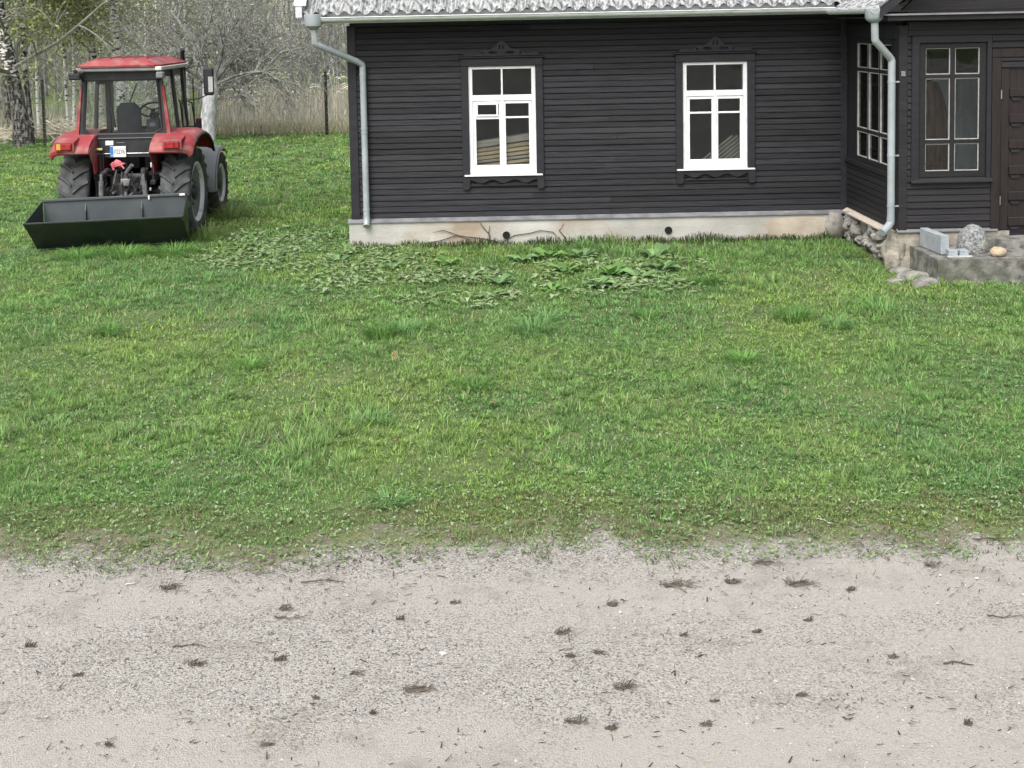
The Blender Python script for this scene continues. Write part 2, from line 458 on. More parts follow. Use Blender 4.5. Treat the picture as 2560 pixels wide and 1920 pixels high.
# ------------------------------------------------------------------ builders
class MB:
    def __init__(self):
        self.v, self.f = [], []

    def add(self, vs, fs):
        n = len(self.v)
        self.v.extend([tuple(p) for p in vs])
        self.f.extend([tuple(i + n for i in q) for q in fs])
        return self

    def box(self, x0, x1, y0, y1, z0, z1):
        return self.add([(x0, y0, z0), (x1, y0, z0), (x1, y1, z0), (x0, y1, z0), (x0, y0, z1), (x1, y0, z1), (x1, y1, z1), (x0, y1, z1)],
                        [(0, 3, 2, 1), (4, 5, 6, 7), (0, 1, 5, 4), (1, 2, 6, 5), (2, 3, 7, 6), (3, 0, 4, 7)])

    def bev(self, x0, x1, y0, y1, z0, z1, b):
        """box with its edges chamfered"""
        pts = []
        for sx in (0, 1):
            for sy in (0, 1):
                for sz in (0, 1):
                    X, Y, Z = (x0, x1)[sx], (y0, y1)[sy], (z0, z1)[sz]
                    dx, dy, dz = (b, -b)[sx], (b, -b)[sy], (b, -b)[sz]
                    pts += [(X, Y + dy, Z + dz), (X + dx, Y, Z + dz), (X + dx, Y + dy, Z)]
        def k(sx, sy, sz, a):
            return (sx * 4 + sy * 2 + sz) * 3 + a
        fs = []
        for s in (0, 1):
            q = [k(s, 0, 0, 0), k(s, 1, 0, 0), k(s, 1, 1, 0), k(s, 0, 1, 0)]
            fs.append(q if s else q[::-1])
            q = [k(0, s, 0, 1), k(1, s, 0, 1), k(1, s, 1, 1), k(0, s, 1, 1)]
            fs.append(q[::-1] if s else q)
            q = [k(0, 0, s, 2), k(1, 0, s, 2), k(1, 1, s, 2), k(0, 1, s, 2)]
            fs.append(q if s else q[::-1])
        for a in (0, 1):
            for c in (0, 1):
                fs.append([k(a, c, 0, 0), k(a, c, 1, 0), k(a, c, 1, 1), k(a, c, 0, 1)])
                fs.append([k(a, 0, c, 0), k(a, 1, c, 0), k(a, 1, c, 2), k(a, 0, c, 2)])
                fs.append([k(0, a, c, 1), k(1, a, c, 1), k(1, a, c, 2), k(0, a, c, 2)])
        for sx in (0, 1):
            for sy in (0, 1):
                for sz in (0, 1):
                    fs.append([k(sx, sy, sz, 0), k(sx, sy, sz, 1), k(sx, sy, sz, 2)])
        return self.add(pts, fs)

    def prism(self, poly, axis, a0, a1):
        """polygon in the two other axes extruded along axis from a0 to a1"""
        n = len(poly)
        def pt(p, a):
            if axis == 'x': return (a, p[0], p[1])
            if axis == 'y': return (p[0], a, p[1])
            return (p[0], p[1], a)
        vs = [pt(p, a0) for p in poly] + [pt(p, a1) for p in poly]
        fs = [tuple(range(n))[::-1], tuple(range(n, 2 * n))]
        for i in range(n):
            j = (i + 1) % n
            fs.append((i, j, n + j, n + i))
        return self.add(vs, fs)

    def tube(self, pts, rad, sides=8, cap=True):
        pts = [Vector(p) for p in pts]
        if not hasattr(rad, '__len__'):
            rad = [rad] * len(pts)
        n0 = len(self.v)
        t0 = (pts[1] - pts[0]).normalized()
        ref = Vector((0, 0, 1)) if abs(t0.z) < 0.9 else Vector((1, 0, 0))
        u = t0.cross(ref).normalized()
        for i, p in enumerate(pts):
            if i == 0: t = pts[1] - pts[0]
            elif i == len(pts) - 1: t = pts[-1] - pts[-2]
            else: t = (pts[i + 1] - pts[i]).normalized() + (pts[i] - pts[i - 1]).normalized()
            t.normalize()
            u = (u - t * u.dot(t))
            if u.length < 1e-5: u = t.orthogonal()
            u.normalize()
            w = t.cross(u)
            r = rad[i]
            for k in range(sides):
                a = 2 * math.pi * k / sides
                q = p + (u * math.cos(a) + w * math.sin(a)) * r
                self.v.append((q.x, q.y, q.z))
        for i in range(len(pts) - 1):
            for k in range(sides):
                a, b = n0 + i * sides + k, n0 + i * sides + (k + 1) % sides
                self.f.append((a, b, b + sides, a + sides))
        if cap:
            self.f.append(tuple(n0 + k for k in range(sides))[::-1])
            e = n0 + (len(pts) - 1) * sides
            self.f.append(tuple(e + k for k in range(sides)))
        return self

    def lathe(self, prof, seg=24, axis='x', c=(0, 0, 0), cap=True):
        """profile of (along axis, radius) turned round the axis through c"""
        n0 = len(self.v)
        for (a, r) in prof:
            for k in range(seg):
                t = 2 * math.pi * k / seg
                y, z = r * math.cos(t), r * math.sin(t)
                p = (a, y, z) if axis == 'x' else ((y, a, z) if axis == 'y' else (y, z, a))
                self.v.append((p[0] + c[0], p[1] + c[1], p[2] + c[2]))
        for i in range(len(prof) - 1):
            for k in range(seg):
                a, b = n0 + i * seg + k, n0 + i * seg + (k + 1) % seg
                self.f.append((a, b, b + seg, a + seg))
        if cap and prof[0][1] > 1e-6: self.f.append(tuple(n0 + k for k in range(seg))[::-1])
        if cap and prof[-1][1] > 1e-6: self.f.append(tuple(n0 + (len(prof) - 1) * seg + k for k in range(seg)))
        return self

    def sheet(self, rows):
        """grid of points, rows x columns"""
        n0 = len(self.v)
        c = len(rows[0])
        for r in rows: self.v.extend([tuple(p) for p in r])
        for i in range(len(rows) - 1):
            for j in range(c - 1):
                a = n0 + i * c + j
                self.f.append((a, a + 1, a + c + 1, a + c))
        return self

    def rock(self, c, r, seed, sub=2, rough=0.25, flat=0.0):
        import bmesh
        bm = bmesh.new()
        bmesh.ops.create_icosphere(bm, subdivisions=sub, radius=1.0)
        vs = []
        for v in bm.verts:
            d = v.co.normalized()
            k = 1 + rough * mnoise.noise(d * 1.3 + Vector((seed * 3.1, seed, 0))) * 1.6 + rough * 0.35 * mnoise.noise(d * 4 + Vector((seed, 0, seed)))
            p = d * k
            if flat and p.z < -flat: p.z = -flat
            vs.append((c[0] + p.x * r[0], c[1] + p.y * r[1], c[2] + p.z * r[2]))
        fs = [[x.index for x in f.verts] for f in bm.faces]
        bm.free()
        return self.add(vs, fs)

    def build(self, name, mat, parent=None, smooth=False, org=(0, 0, 0)):
        me = bpy.data.meshes.new(name)
        v = self.v
        if org != (0, 0, 0):
            v = [(p[0] - org[0], p[1] - org[1], p[2] - org[2]) for p in v]
        me.from_pydata(v, [], self.f)
        me.validate()
        me.update()
        if smooth:
            me.polygons.foreach_set('use_smooth', [True] * len(me.polygons))
            try: me.set_sharp_from_angle(angle=R(40))
            except Exception: pass
        me.materials.append(M[mat] if isinstance(mat, str) else mat)
        o = bpy.data.objects.new(name, me)
        COL.objects.link(o)
        if parent: o.parent = parent
        return o

def tag(o, label=None, cat=None, group=None, kind=None):
    if label: o['label'] = label
    if cat: o['category'] = cat
    if group: o['group'] = group
    if kind: o['kind'] = kind
    return o

def empty(name, loc, label, cat, group=None, rot=(0, 0, 0)):
    o = bpy.data.objects.new(name, None)
    o.empty_display_size = 0.2
    o.location = loc
    o.rotation_euler = rot
    COL.objects.link(o)
    return tag(o, label, cat, group)

def np_mesh(name, verts, nper, mat, cols=None, parent=None):
    """many separate little faces of nper corners each, straight from arrays"""
    n = len(verts)
    me = bpy.data.meshes.new(name)
    me.vertices.add(n)
    me.vertices.foreach_set('co', np.ascontiguousarray(verts, dtype=np.float32).ravel())
    me.loops.add(n)
    me.loops.foreach_set('vertex_index', np.arange(n, dtype=np.int32))
    me.polygons.add(n // nper)
    me.polygons.foreach_set('loop_start', np.arange(0, n, nper, dtype=np.int32))
    me.polygons.foreach_set('loop_total', np.full(n // nper, nper, dtype=np.int32))
    if cols is not None:
        at = me.color_attributes.new('Col', 'FLOAT_COLOR', 'POINT')
        c4 = np.ones((n, 4), dtype=np.float32)
        c4[:, :3] = cols
        at.data.foreach_set('color', c4.ravel())
    me.update(calc_edges=True)
    me.materials.append(M[mat])
    o = bpy.data.objects.new(name, me)
    COL.objects.link(o)
    if parent: o.parent = parent
    return o

def vnoise(x, y, seed=0):
    """smooth value noise on arrays, 0..1"""
    g = np.random.default_rng(seed).random((64, 64))
    xi, yi = np.floor(x).astype(int), np.floor(y).astype(int)
    fx, fy = x - xi, y - yi
    fx, fy = fx * fx * (3 - 2 * fx), fy * fy * (3 - 2 * fy)
    a, b = g[xi % 64, yi % 64], g[(xi + 1) % 64, yi % 64]
    c, d = g[xi % 64, (yi + 1) % 64], g[(xi + 1) % 64, (yi + 1) % 64]
    return (a * (1 - fx) + b * fx) * (1 - fy) + (c * (1 - fx) + d * fx) * fy

def fbm(x, y, seed=0):
    return 0.5 * vnoise(x, y, seed) + 0.3 * vnoise(x * 2.1 + 5, y * 2.1 + 9, seed + 1) + 0.2 * vnoise(x * 4.3 + 1, y * 4.3 + 3, seed + 2)

def edge_y(x):
    """where the lawn ends at the driveway"""
    x = np.asarray(x, dtype=float)
    return 7.78 - 0.16 * np.exp(-((x + 1.55) / 0.7) ** 2) + 0.12 * np.exp(-((x - 0.9) / 0.8) ** 2) + 0.34 * (vnoise(x * 1.4 + 20, x * 0 + 3.3, 5) - 0.5) + 0.30 * (vnoise(x * 5 + 20, x * 0 + 8.3, 6) - 0.5)

# ------------------------------------------------------------------ ground
def make_ground():
    m = MB()
    # fine near, coarse far, one sheet to the horizon
    xs = [-1500, -400, -120, -50] + list(np.arange(-30, 30.1, 1.0)) + [50, 120, 400, 1500]
    ys = [-800, -200, -50, -15] + list(np.arange(0, 60.1, 1.0)) + [80, 100, 130, 200, 600, 2500]
    rows = []
    for y in ys:
        row = []
        for x in xs:
            z = 0.0
            if 9 < y < 60 and abs(x) <= 30:
                z = 0.05 * (mnoise.noise(Vector((x * 0.25, y * 0.25, 3.3)))) * min(1, (y - 9) / 3)
                if y < 21 and x > -3.5: z *= 0.3
                if 17.5 < y < 25 and -9 < x < -3: z *= 0.2
            if y > 60: z = min(3.0, (y - 60) * 0.03)
            row.append((x, y, z))
        rows.append(row)
    m.sheet(rows)
    o = m.build('ground', 'soil', smooth=True)
    tag(o, kind='structure')
    return rows

_rows = make_ground()
GZ = np.array([[_rows[4 + j][4 + i][2] for i in range(61)] for j in range(61)])   # metre grid, y from 0, x from -30
def gz(x, y):
    xx = np.clip(np.asarray(x, float) + 30, 0, 59.99); yy = np.clip(np.asarray(y, float), 0, 59.99)
    i, j = xx.astype(int), yy.astype(int)
    fx, fy = xx - i, yy - j
    return (GZ[j, i] * (1 - fx) + GZ[j, i + 1] * fx) * (1 - fy) + (GZ[j + 1, i] * (1 - fx) + GZ[j + 1, i + 1] * fx) * fy

def make_drive():
    m = MB()
    xs = np.concatenate([[-60, -20], np.arange(-8, 8.01, 0.06), [20, 60]])
    ey = np.where(np.abs(xs) < 8.1, edge_y(np.clip(xs, -8, 8)) + 0.50 + 0.10 * (vnoise(xs * 9, xs * 0 + 2.2, 15) - 0.5), 8.3)
    ts = (0, 0.01, 0.02, 0.03, 0.04, 0.05, 0.06, 0.08, 0.11, 0.16, 0.25, 0.4, 0.6, 0.8, 1.0, 2.0, 6.0)  # last rows reach unseen gravel behind the camera, added to grey window reflections
    rows, dirt = [], []
    for t in ts:
        row = []
        for x, e in zip(xs, ey):
            y = e - t * 11
            k = min(1, t * 9)
            z = 0.004 + 0.016 * k + 0.012 * mnoise.noise(Vector((x * 0.9, y * 1.2, 1))) * k
            row.append((x, y, max(z, 0.004)))
            dirt.append(max(0.0, 1.0 - t * 11 / 0.72))
        rows.append(row)
    m.sheet(rows[::-1])
    o = m.build('gravel_driveway', 'gravel', smooth=True)
    n = len(xs)
    d = np.array(dirt).reshape(len(ts), n)[::-1].ravel()
    at = o.data.color_attributes.new('Col', 'FLOAT_COLOR', 'POINT')
    c4 = np.ones((len(d), 4), dtype=np.float32); c4[:, :3] = d[:, None]
    at.data.foreach_set('color', c4.ravel())
    tag(o, kind='structure')

make_drive()

# ------------------------------------------------------------------ house
WY = 19.2          # plane of the long wall
PX0, PY = 5.70, 16.78   # porch side wall, porch front wall
house = empty('wooden_house', (-2.02, WY, 0), 'dark stained timber house with corrugated roof and glazed porch', 'house')
HO = (-2.02, WY, 0)

def part(mb, name, mat, parent=house, smooth=False):
    return mb.build(name, mat, parent, smooth, HO)

BH = 0.0905
def board_prof(y, z, s=-1, h=BH):
    """lap board cross-section, y is the wall face, s the way out"""
    return [(y, z), (y + s * 0.020, z + 0.003), (y + s * 0.022, z + 0.012), (y + s * 0.013, z + h - 0.012), (y + s * 0.004, z + h - 0.001), (y, z + h - 0.001)]

def board(x0, x1, z, y=WY, mat='board', h=BH):
    m = MB()
    j = random.uniform(-0.0035, 0.0035)
    m.prism(board_prof(y + j, z, -1, h), 'x', x0, x1)
    return part(m, 'board', mat)

def row_segments(x0, x1, z, h, holes):
    segs = [(x0, x1)]
    for (hx0, hx1, hz0, hz1) in holes:
        if z + h * 0.6 > hz0 and z + h * 0.4 < hz1:
            out = []
            for a, b in segs:
                if hx1 <= a or hx0 >= b: out.append((a, b)); continue
                if a < hx0: out.append((a, hx0))
                if hx1 < b: out.append((hx1, b))
            segs = out
    return [s for s in segs if s[1] - s[0] > 0.02]

W1 = (-0.170, 0.870, 1.125, 2.795)
W2 = (3.150, 4.150, 1.150, 2.795)
holes = [(W1[0] - 0.03, W1[1] + 0.03, W1[2] - 0.03, W1[3] + 0.03), (W2[0] - 0.03, W2[1] + 0.03, W2[2] - 0.03, W2[3] + 0.03)]
z = 0.452
r = 0
while z < 3.46:
    for a, b in row_segments(-1.90, 5.62, z, BH, holes):
        if 1.9 < b - a < 4.5 and random.random() < 0.45:
            c = a + (b - a) * random.uniform(0.25, 0.75)
            board(a, c - 0.0015, z)
            board(c + 0.0015, b, z)
        elif b - a > 4.5:
            c = a + (b - a) * random.choice((0.27, 0.36, 0.52, 0.61, 0.72))
            board(a, c - 0.0015, z)
            board(c + 0.0015, b, z)
        else:
            board(a, b, z)
    z += BH
    r += 1
# sheathing behind the boards, with openings, and the other outer walls
def wall_with_holes(y0, y1, x0, x1, z0, z1, hs, name, mat):
    m = MB()
    xs = sorted(set([x0, x1] + [v for h in hs for v in h[:2]]))
    for a, b in zip(xs[:-1], xs[1:]):
        zs = [z0]
        for h in hs:
            if h[0] <= a + 1e-6 and h[1] >= b - 1e-6: zs += [h[2], h[3]]
        zs.append(z1)
        for i in range(0, len(zs), 2):
            m.box(a, b, y0, y1, zs[i], zs[i + 1])
    return part(m, name, mat)
wall_with_holes(WY + 0.003, WY + 0.12, -1.99, 11.0, 0.3, 3.5, [(W1[0], W1[1], W1[2], W1[3]), (W2[0], W2[1], W2[2], W2[3]), (7.02, 7.86, 0.45, 2.55)], 'front_wall', 'trim')
m = MB(); m.box(-1.99, -1.87, WY + 0.122, 26.8, 0.3, 3.5)
for p in ([(WY + 0.0, 3.5), (26.8, 3.5), (23.0, 6.8)],): m.prism([(WY + 0.05, 3.502), (26.78, 3.502), (23.0, 6.75)], 'x', -1.99, -1.88)
part(m, 'gable_wall', 'board')
m = MB(); m.box(-1.868, 11.0, 26.68, 26.8, 0.3, 3.5); part(m, 'rear_wall', 'board')
m = MB(); m.box(10.88, 11.0, WY + 0.122, 26.678, 0.3, 3.5); part(m, 'gable_wall', 'board')
m = MB(); m.box(-1.86, 10.87, WY + 0.125, 26.67, 0.36, 0.45); part(m, 'room_floor', 'room')
m = MB(); m.box(-1.86, 10.87, WY + 0.125, 26.67, 3.3, 3.4); part(m, 'room_ceiling', 'room')
m = MB(); m.box(-1.86, 10.87, 22.6, 22.68, 0.452, 3.298); part(m, 'room_partition', 'room')
m = MB(); m.box(2.05, 2.13, WY + 0.125, 22.598, 0.452, 3.298); part(m, 'room_partition', 'room')
m = MB(); m.box(5.9, 5.98, WY + 0.125, 22.598, 0.452, 3.298); part(m, 'room_partition', 'room')

# corner boards
m = MB(); m.bev(-2.030, -1.898, WY - 0.036, WY + 0.10, 0.45, 3.46, 0.004); part(m, 'corner_board', 'trim')
m = MB(); m.bev(5.60, 5.699, WY - 0.034, WY + 0.002, 0.45, 3.46, 0.004); part(m, 'corner_board', 'trim')
# frieze board under the eave
m = MB(); m.bev(-1.895, 5.595, WY - 0.03, WY + 0.002, 3.462, 3.56, 0.004); part(m, 'frieze_board', 'trim')
# soffit and fascia
m = MB(); m.box(-2.66, 5.40, 18.72, 19.16, 3.560, 3.580); part(m, 'soffit', 'trim')
m = MB(); m.box(-2.66, 5.36, 18.700, 18.718, 3.50, 3.665); part(m, 'fascia_board', 'fascia')

# plinth, flashing, vents
m = MB()
xs = np.linspace(-2.07, 5.55, 40)
rows = []
for zz in (-0.1, 0.05, 0.15, 0.25, 0.33, 0.40):
    rows.append([(x, WY - 0.075 + 0.008 * mnoise.noise(Vector((x * 1.7, zz * 6, 2))), zz) for x in xs])
m.sheet(rows)
m.box(-2.07, 5.55, WY - 0.064, WY + 0.3, -0.1, 0.399)
part(m, 'plinth', 'plaster', smooth=False)
m = MB(); m.rock((4.9, WY - 0.055, 0.17), (0.72, 0.035, 0.26), 3, 3, 0.12); part(m, 'bare_plaster_patch', 'plaster_tan', smooth=True)
m = MB(); m.prism([(WY - 0.10, 0.395), (WY - 0.10, 0.408), (WY - 0.02, 0.452), (WY + 0.0, 0.452), (WY + 0.0, 0.403)], 'x', -2.09, 5.66); part(m, 'flashing', 'flash')
for vx, vz in ((0.375, 0.165), (2.90, 0.19)):
    m = MB(); m.lathe([(WY - 0.098, 0.052), (WY - 0.098, 0.058), (WY - 0.06, 0.058)], 20, 'y', (vx, 0, vz)); m.lathe([(WY - 0.093, 0.05), (WY - 0.092, 0.05)], 20, 'y', (vx, 0, vz)); part(m, 'vent', 'vent')

# --- windows of the long wall
def window(W, vent, name='window'):
    x0, x1, z0, z1 = W
    w, h = x1 - x0, z1 - z0
    cx = (x0 + x1) / 2
    y = WY
    def fx(u): return x0 + u * w
    def fz(u): return z1 - u * h
    m = MB()   # outer frame, mitred into four bars
    t = 0.062
    m.bev(x0, x0 + t, y - 0.012, y + 0.10, z0, z1, 0.004)
    m.bev(x1 - t, x1, y - 0.012, y + 0.10, z0, z1, 0.004)
    m.bev(x0 + t, x1 - t, y - 0.011, y + 0.10, z1 - 0.045, z1 - 0.001, 0.004)
    m.bev(x0 + t, x1 - t, y - 0.011, y + 0.10, z0 + 0.001, z0 + 0.075, 0.004)
    m.bev(x0 + t, x1 - t, y - 0.016, y + 0.09, fz(0.322), fz(0.268), 0.005)   # transom
    m.bev(cx - 0.014, cx + 0.014, y - 0.006, y + 0.07, fz(0.268), z1 - 0.045, 0.003)  # upper mullion
    win = part(m, name, 'white')
    def sash(a, b, zb, zt, bars, nm='sash'):
        s = MB()
        q = 0.044
        s.bev(a, a + q, y - 0.004, y + 0.05, zb, zt, 0.004)
        s.bev(b - q, b, y - 0.004, y + 0.05, zb, zt, 0.004)
        s.bev(a + q, b - q, y - 0.0035, y + 0.05, zt - q, zt - 0.0005, 0.004)
        s.bev(a + q, b - q, y - 0.0035, y + 0.05, zb + 0.0005, zb + q * 1.2, 0.004)
        for (ba, bb) in bars:
            s.bev(a + q, b - q, y - 0.002, y + 0.045, ba, bb, 0.003)
        return part(s, nm, 'white', win)
    zt = fz(0.322) - 0.002
    zb = z0 + 0.077
    if vent:
        sl = sash(x0 + t + 0.003, cx - 0.006, zb, zt, [(fz(0.492), fz(0.455))])
        v = MB()
        a, b, c, d = fx(0.105), fx(0.440), fz(0.466), fz(0.340)
        v.bev(a, a + 0.030, y - 0.020, y + 0.0, c, d, 0.003); v.bev(b - 0.030, b, y - 0.020, y + 0.0, c, d, 0.003)
        v.bev(a + 0.030, b - 0.030, y - 0.0195, y, d - 0.03, d - 0.0005, 0.003); v.bev(a + 0.030, b - 0.030, y - 0.0195, y, c + 0.0005, c + 0.03, 0.003)
        part(v, 'vent_sash', 'white', win)
    else:
        sash(x0 + t + 0.003, cx - 0.006, zb, zt, [(fz(0.487), fz(0.470))])
    sash(cx + 0.006, x1 - t - 0.003, zb, zt, [(fz(0.487), fz(0.470))])
    s = MB(); s.bev(cx - 0.022, cx + 0.022, y - 0.018, y - 0.0045, zb, zt, 0.004); part(s, 'meeting_stile', 'white', win)
    for i, (a, b, c, d) in enumerate(((x0 + t, cx - 0.014, fz(0.268), z1 - 0.045), (cx + 0.014, x1 - t, fz(0.268), z1 - 0.045),
                       (x0 + t + 0.04, cx - 0.05, fz(0.475), zt - 0.044), (cx + 0.05, x1 - t - 0.04, fz(0.475), zt - 0.044),
                       (x0 + t + 0.04, cx - 0.05, zb + 0.04, fz(0.48)), (cx + 0.05, x1 - t - 0.04, zb + 0.04, fz(0.48)))):
        s = MB(); yy = y + 0.025 + 0.0005 * i; s.box(a, b, yy, yy + 0.004, c, d); part(s, 'pane', 'glass', win)
    for zz in (z0 + 0.18, z0 + 0.70, ):
        s = MB(); s.tube([(x1 - 0.028, y - 0.018, zz), (x1 - 0.028, y - 0.018, zz + 0.09)], 0.008, 6); part(s, 'hinge', 'white', win)
    # sill
    s = MB(); s.prism([(y - 0.085, z0 - 0.032), (y - 0.085, z0 - 0.016), (y + 0.02, z0 - 0.001), (y + 0.02, z0 - 0.03)], 'x', cx - 0.605, cx + 0.605); part(s, 'sill', 'white', win)
    # casing
    cw = 0.115
    s = MB(); s.bev(x0 - cw, x0 - 0.002, y - 0.050, y - 0.002, z0 - 0.15, z1 + 0.002, 0.006); part(s, 'casing', 'trim', win)
    s = MB(); s.bev(x1 + 0.002, x1 + cw, y - 0.050, y - 0.002, z0 - 0.15, z1 + 0.002, 0.006); part(s, 'casing', 'trim', win)
    s = MB(); s.bev(x0 - cw, x1 + cw, y - 0.052, y - 0.002, z1 + 0.004, z1 + 0.122, 0.006); part(s, 'casing', 'trim', win)
    s = MB(); s.prism([(y - 0.085, z1 + 0.134), (y - 0.085, z1 + 0.148), (y - 0.0, z1 + 0.162), (y - 0.0, z1 + 0.124), (y - 0.055, z1 + 0.124)], 'x', x0 - cw - 0.025, x1 + cw + 0.025); part(s, 'drip_cap', 'trim', win)
    # carved head board: stepped scroll outline with pierced openings, built from butted pieces
    s = MB()
    zt0 = z1 + 0.160
    ya, yb = y - 0.058, y - 0.026
    hw = w / 2 + 0.06
    top = lambda u: 0.035 + 0.055 * max(0, 1 - abs(u) / 1.0) + (0.08 * (0.5 + 0.5 * math.cos(math.pi * min(1, abs(u) / 0.62)))) + 0.055 * (0.5 + 0.5 * math.cos(math.pi * min(1, abs(u) / 0.2))) + 0.014 * math.sin(abs(u) * 16)
    n = 64
    pierce = [(0.10, 0.36, 0.028, 0.075), (0.46, 0.66, 0.028, 0.062), (0.28, 0.40, 0.115, 0.14), (0.02, 0.06, 0.10, 0.17)]
    for i in range(n):
        u0, u1 = -1 + 2 * i / n, -1 + 2 * (i + 1) / n
        um = abs((u0 + u1) / 2)
        a, b = cx + u0 * hw, cx + u1 * hw
        t0, t1 = top(u0), top(u1)
        cuts = []
        for (pa, pb, pc, pd) in pierce:
            if pa < um < pb:
                k = math.sin(math.pi * (um - pa) / (pb - pa)) ** 0.6
                mid = pc + (pd - pc) * (0.35 + 0.3 * (um - pa) / (pb - pa))
                lo, hi = mid - (mid - pc) * k, mid + (pd - mid) * k
                if hi - lo > 0.006 and hi < min(t0, t1) - 0.01: cuts.append((lo, hi))
        cuts.sort()
        zlo = 0.0
        for lo, hi in cuts:
            if lo > zlo: s.prism([(a, zt0 + zlo), (b, zt0 + zlo), (b, zt0 + lo), (a, zt0 + lo)], 'y', ya, yb); zlo = hi
        s.prism([(a, zt0 + zlo), (b, zt0 + zlo), (b, zt0 + t1), (a, zt0 + t0)], 'y', ya, yb)
    part(s, 'carved_head_board', 'trim', win)
    # apron under the sill: wavy lower edge between two rounded pendants
    s = MB()
    za = z0 - 0.034
    n = 44
    for i in range(n):
        u0, u1 = -1 + 2 * i / n, -1 + 2 * (i + 1) / n
        def bot(u):
            a = abs(u)
            return 0.085 + 0.028 * math.cos(a * 2 * math.pi * 1.5)
        a, b = cx + u0 * (w / 2), cx + u1 * (w / 2)
        s.prism([(a, za - bot(u0)), (b, za - bot(u1)), (b, za), (a, za)], 'y', y - 0.060, y - 0.03)
        s.prism([(a, za - 0.155), (b, za - 0.155), (b, za - 0.128 + 0.010 * math.sin(u1 * 14)), (a, za - 0.128 + 0.010 * math.sin(u0 * 14))], 'y', y - 0.048, y - 0.024)
    part(s, 'carved_apron', 'trim', win)
    for sx in (x0 - cw / 2, x1 + cw / 2):
        s = MB()
        pts = [(sx - 0.056, za - 0.005), (sx - 0.056, za - 0.16)]
        for k in range(9):
            t_ = math.pi + math.pi * k / 8
            pts.append((sx + 0.056 * math.cos(t_), za - 0.16 + 0.05 * math.sin(t_)))
        pts.append((sx + 0.056, za - 0.005))
        s.prism(pts, 'y', y - 0.066, y - 0.0515)
        part(s, 'pendant', 'trim', win)
    return win

window(W1, True)
window(W2, False)

# --- roof: corrugated sheets in rows
PITCH = R(42)
def roof_sheets():
    pitch = 0.21
    nw = 5
    wd = pitch * nw
    seg = 8
    me_cache = {}
    def sheet_mesh(L):
        m = MB()
        rows = []
        for t in (0, 1):
            for zz in (0,):
                row = []
                for k in range(nw * seg + 3):
                    x = k * pitch / seg
                    row.append((x, t * L * math.cos(PITCH), t * L * math.sin(PITCH) + 0.030 * math.cos(2 * math.pi * x / pitch)))
                rows.append(row)
        top = rows
        m.sheet(top)
        m.sheet([[(p[0], p[1] + 0.004, p[2] - 0.009) for p in r_] for r_ in top[::-1]])
        n = len(top[0])
        for k in range(n - 1):   # lower edge thickness
            a, b = k, k + 1
            c, d = 2 * n + n + k, 2 * n + n + k + 1
            m.f.append((a, c, d, b))
        return m
    base = None
    y0, z0 = 18.60, 3.655
    L = 1.75
    for row in range(4):
        for col in range(13):
            if base is None:
                m = sheet_mesh(L)
                o = m.build('roof_sheet', 'eternit', house, True)
                base = o
            else:
                o = base.copy(); COL.objects.link(o); o.parent = house
            yy = y0 + row * (L - 0.15) * math.cos(PITCH)
            zz = z0 + row * (L - 0.15) * math.sin(PITCH) + row * 0.004 + (col % 2) * 0.004
            o.location = (-2.62 + col * wd - HO[0], yy - HO[1], zz - HO[2])
    m = MB()
    yr = y0 + (4 * (L - 0.15) + 0.1) * math.cos(PITCH); zr = z0 + (4 * (L - 0.15) + 0.1) * math.sin(PITCH)
    m.add([(-2.65, yr, zr), (11.2, yr, zr), (11.2, yr + (yr - y0), z0), (-2.65, yr + (yr - y0), z0)], [(0, 1, 2, 3)])
    part(m, 'rear_roof_slope', 'eternit')
    m = MB()
    c, s_ = math.cos(PITCH), math.sin(PITCH)
    a = (18.575, 3.60)
    Lr = 4 * (L - 0.15) + 0.15
    m.prism([(a[0], a[1]), (a[0], a[1] + 0.17), (a[0] + Lr * c, a[1] + 0.17 + Lr * s_), (a[0] + Lr * c, a[1] + Lr * s_ - 0.03), (a[0] + 0.06, a[1])], 'x', -2.72, -2.625)
    part(m, 'barge_board', 'fascia')
    m = MB()
    m.prism([(a[0] - 0.01, a[1] + 0.172), (a[0] - 0.01, a[1] + 0.20), (a[0] + Lr * c, a[1] + 0.20 + Lr * s_), (a[0] + Lr * c, a[1] + 0.172 + Lr * s_)], 'x', -2.74, -2.56)
    part(m, 'verge_trim', 'gutter')
    m = MB()
    m.prism([(18.73, 3.582), (WY + 0.05, 3.582), (22.0, 3.59 + 2.0), (21.9, 3.59 + 2.06)], 'x', -2.62, -2.0)
    part(m, 'verge_soffit', 'fascia')
roof_sheets()

# --- gutters
def gutter(x0, x1, yc, zc, r, name='gutter'):
    m = MB()
    prof_o = [(yc + r * math.cos(t), zc + r * math.sin(t)) for t in np.linspace(math.pi, 2 * math.pi, 11)]
    prof_i = [(yc + (r - 0.004) * math.cos(t), zc + (r - 0.004) * math.sin(t)) for t in np.linspace(2 * math.pi, math.pi, 11)]
    m.prism(prof_o + prof_i, 'x', x0, x1)
    m.tube([(x0, yc - r - 0.003, zc + 0.002), (x1, yc - r - 0.003, zc + 0.002)], 0.009, 6)
    return part(m, name, 'gutter', smooth=True)
gut = gutter(-2.50, 5.32, 18.60, 3.585, 0.062)
for gx in np.arange(-2.0, 5.3, 0.9):
    m = MB(); m.tube([(gx, 18.70, 3.60), (gx, 18.66, 3.60), (gx, 18.60, 3.512 ), (gx, 18.528, 3.592)], 0.006, 5); part(m, 'bracket', 'gutter', gut)

def pipe_part(parent, pts, rad, name, mat='zinc', sides=14):
    m = MB(); m.tube(pts, rad, sides); return part(m, name, mat, parent, True)

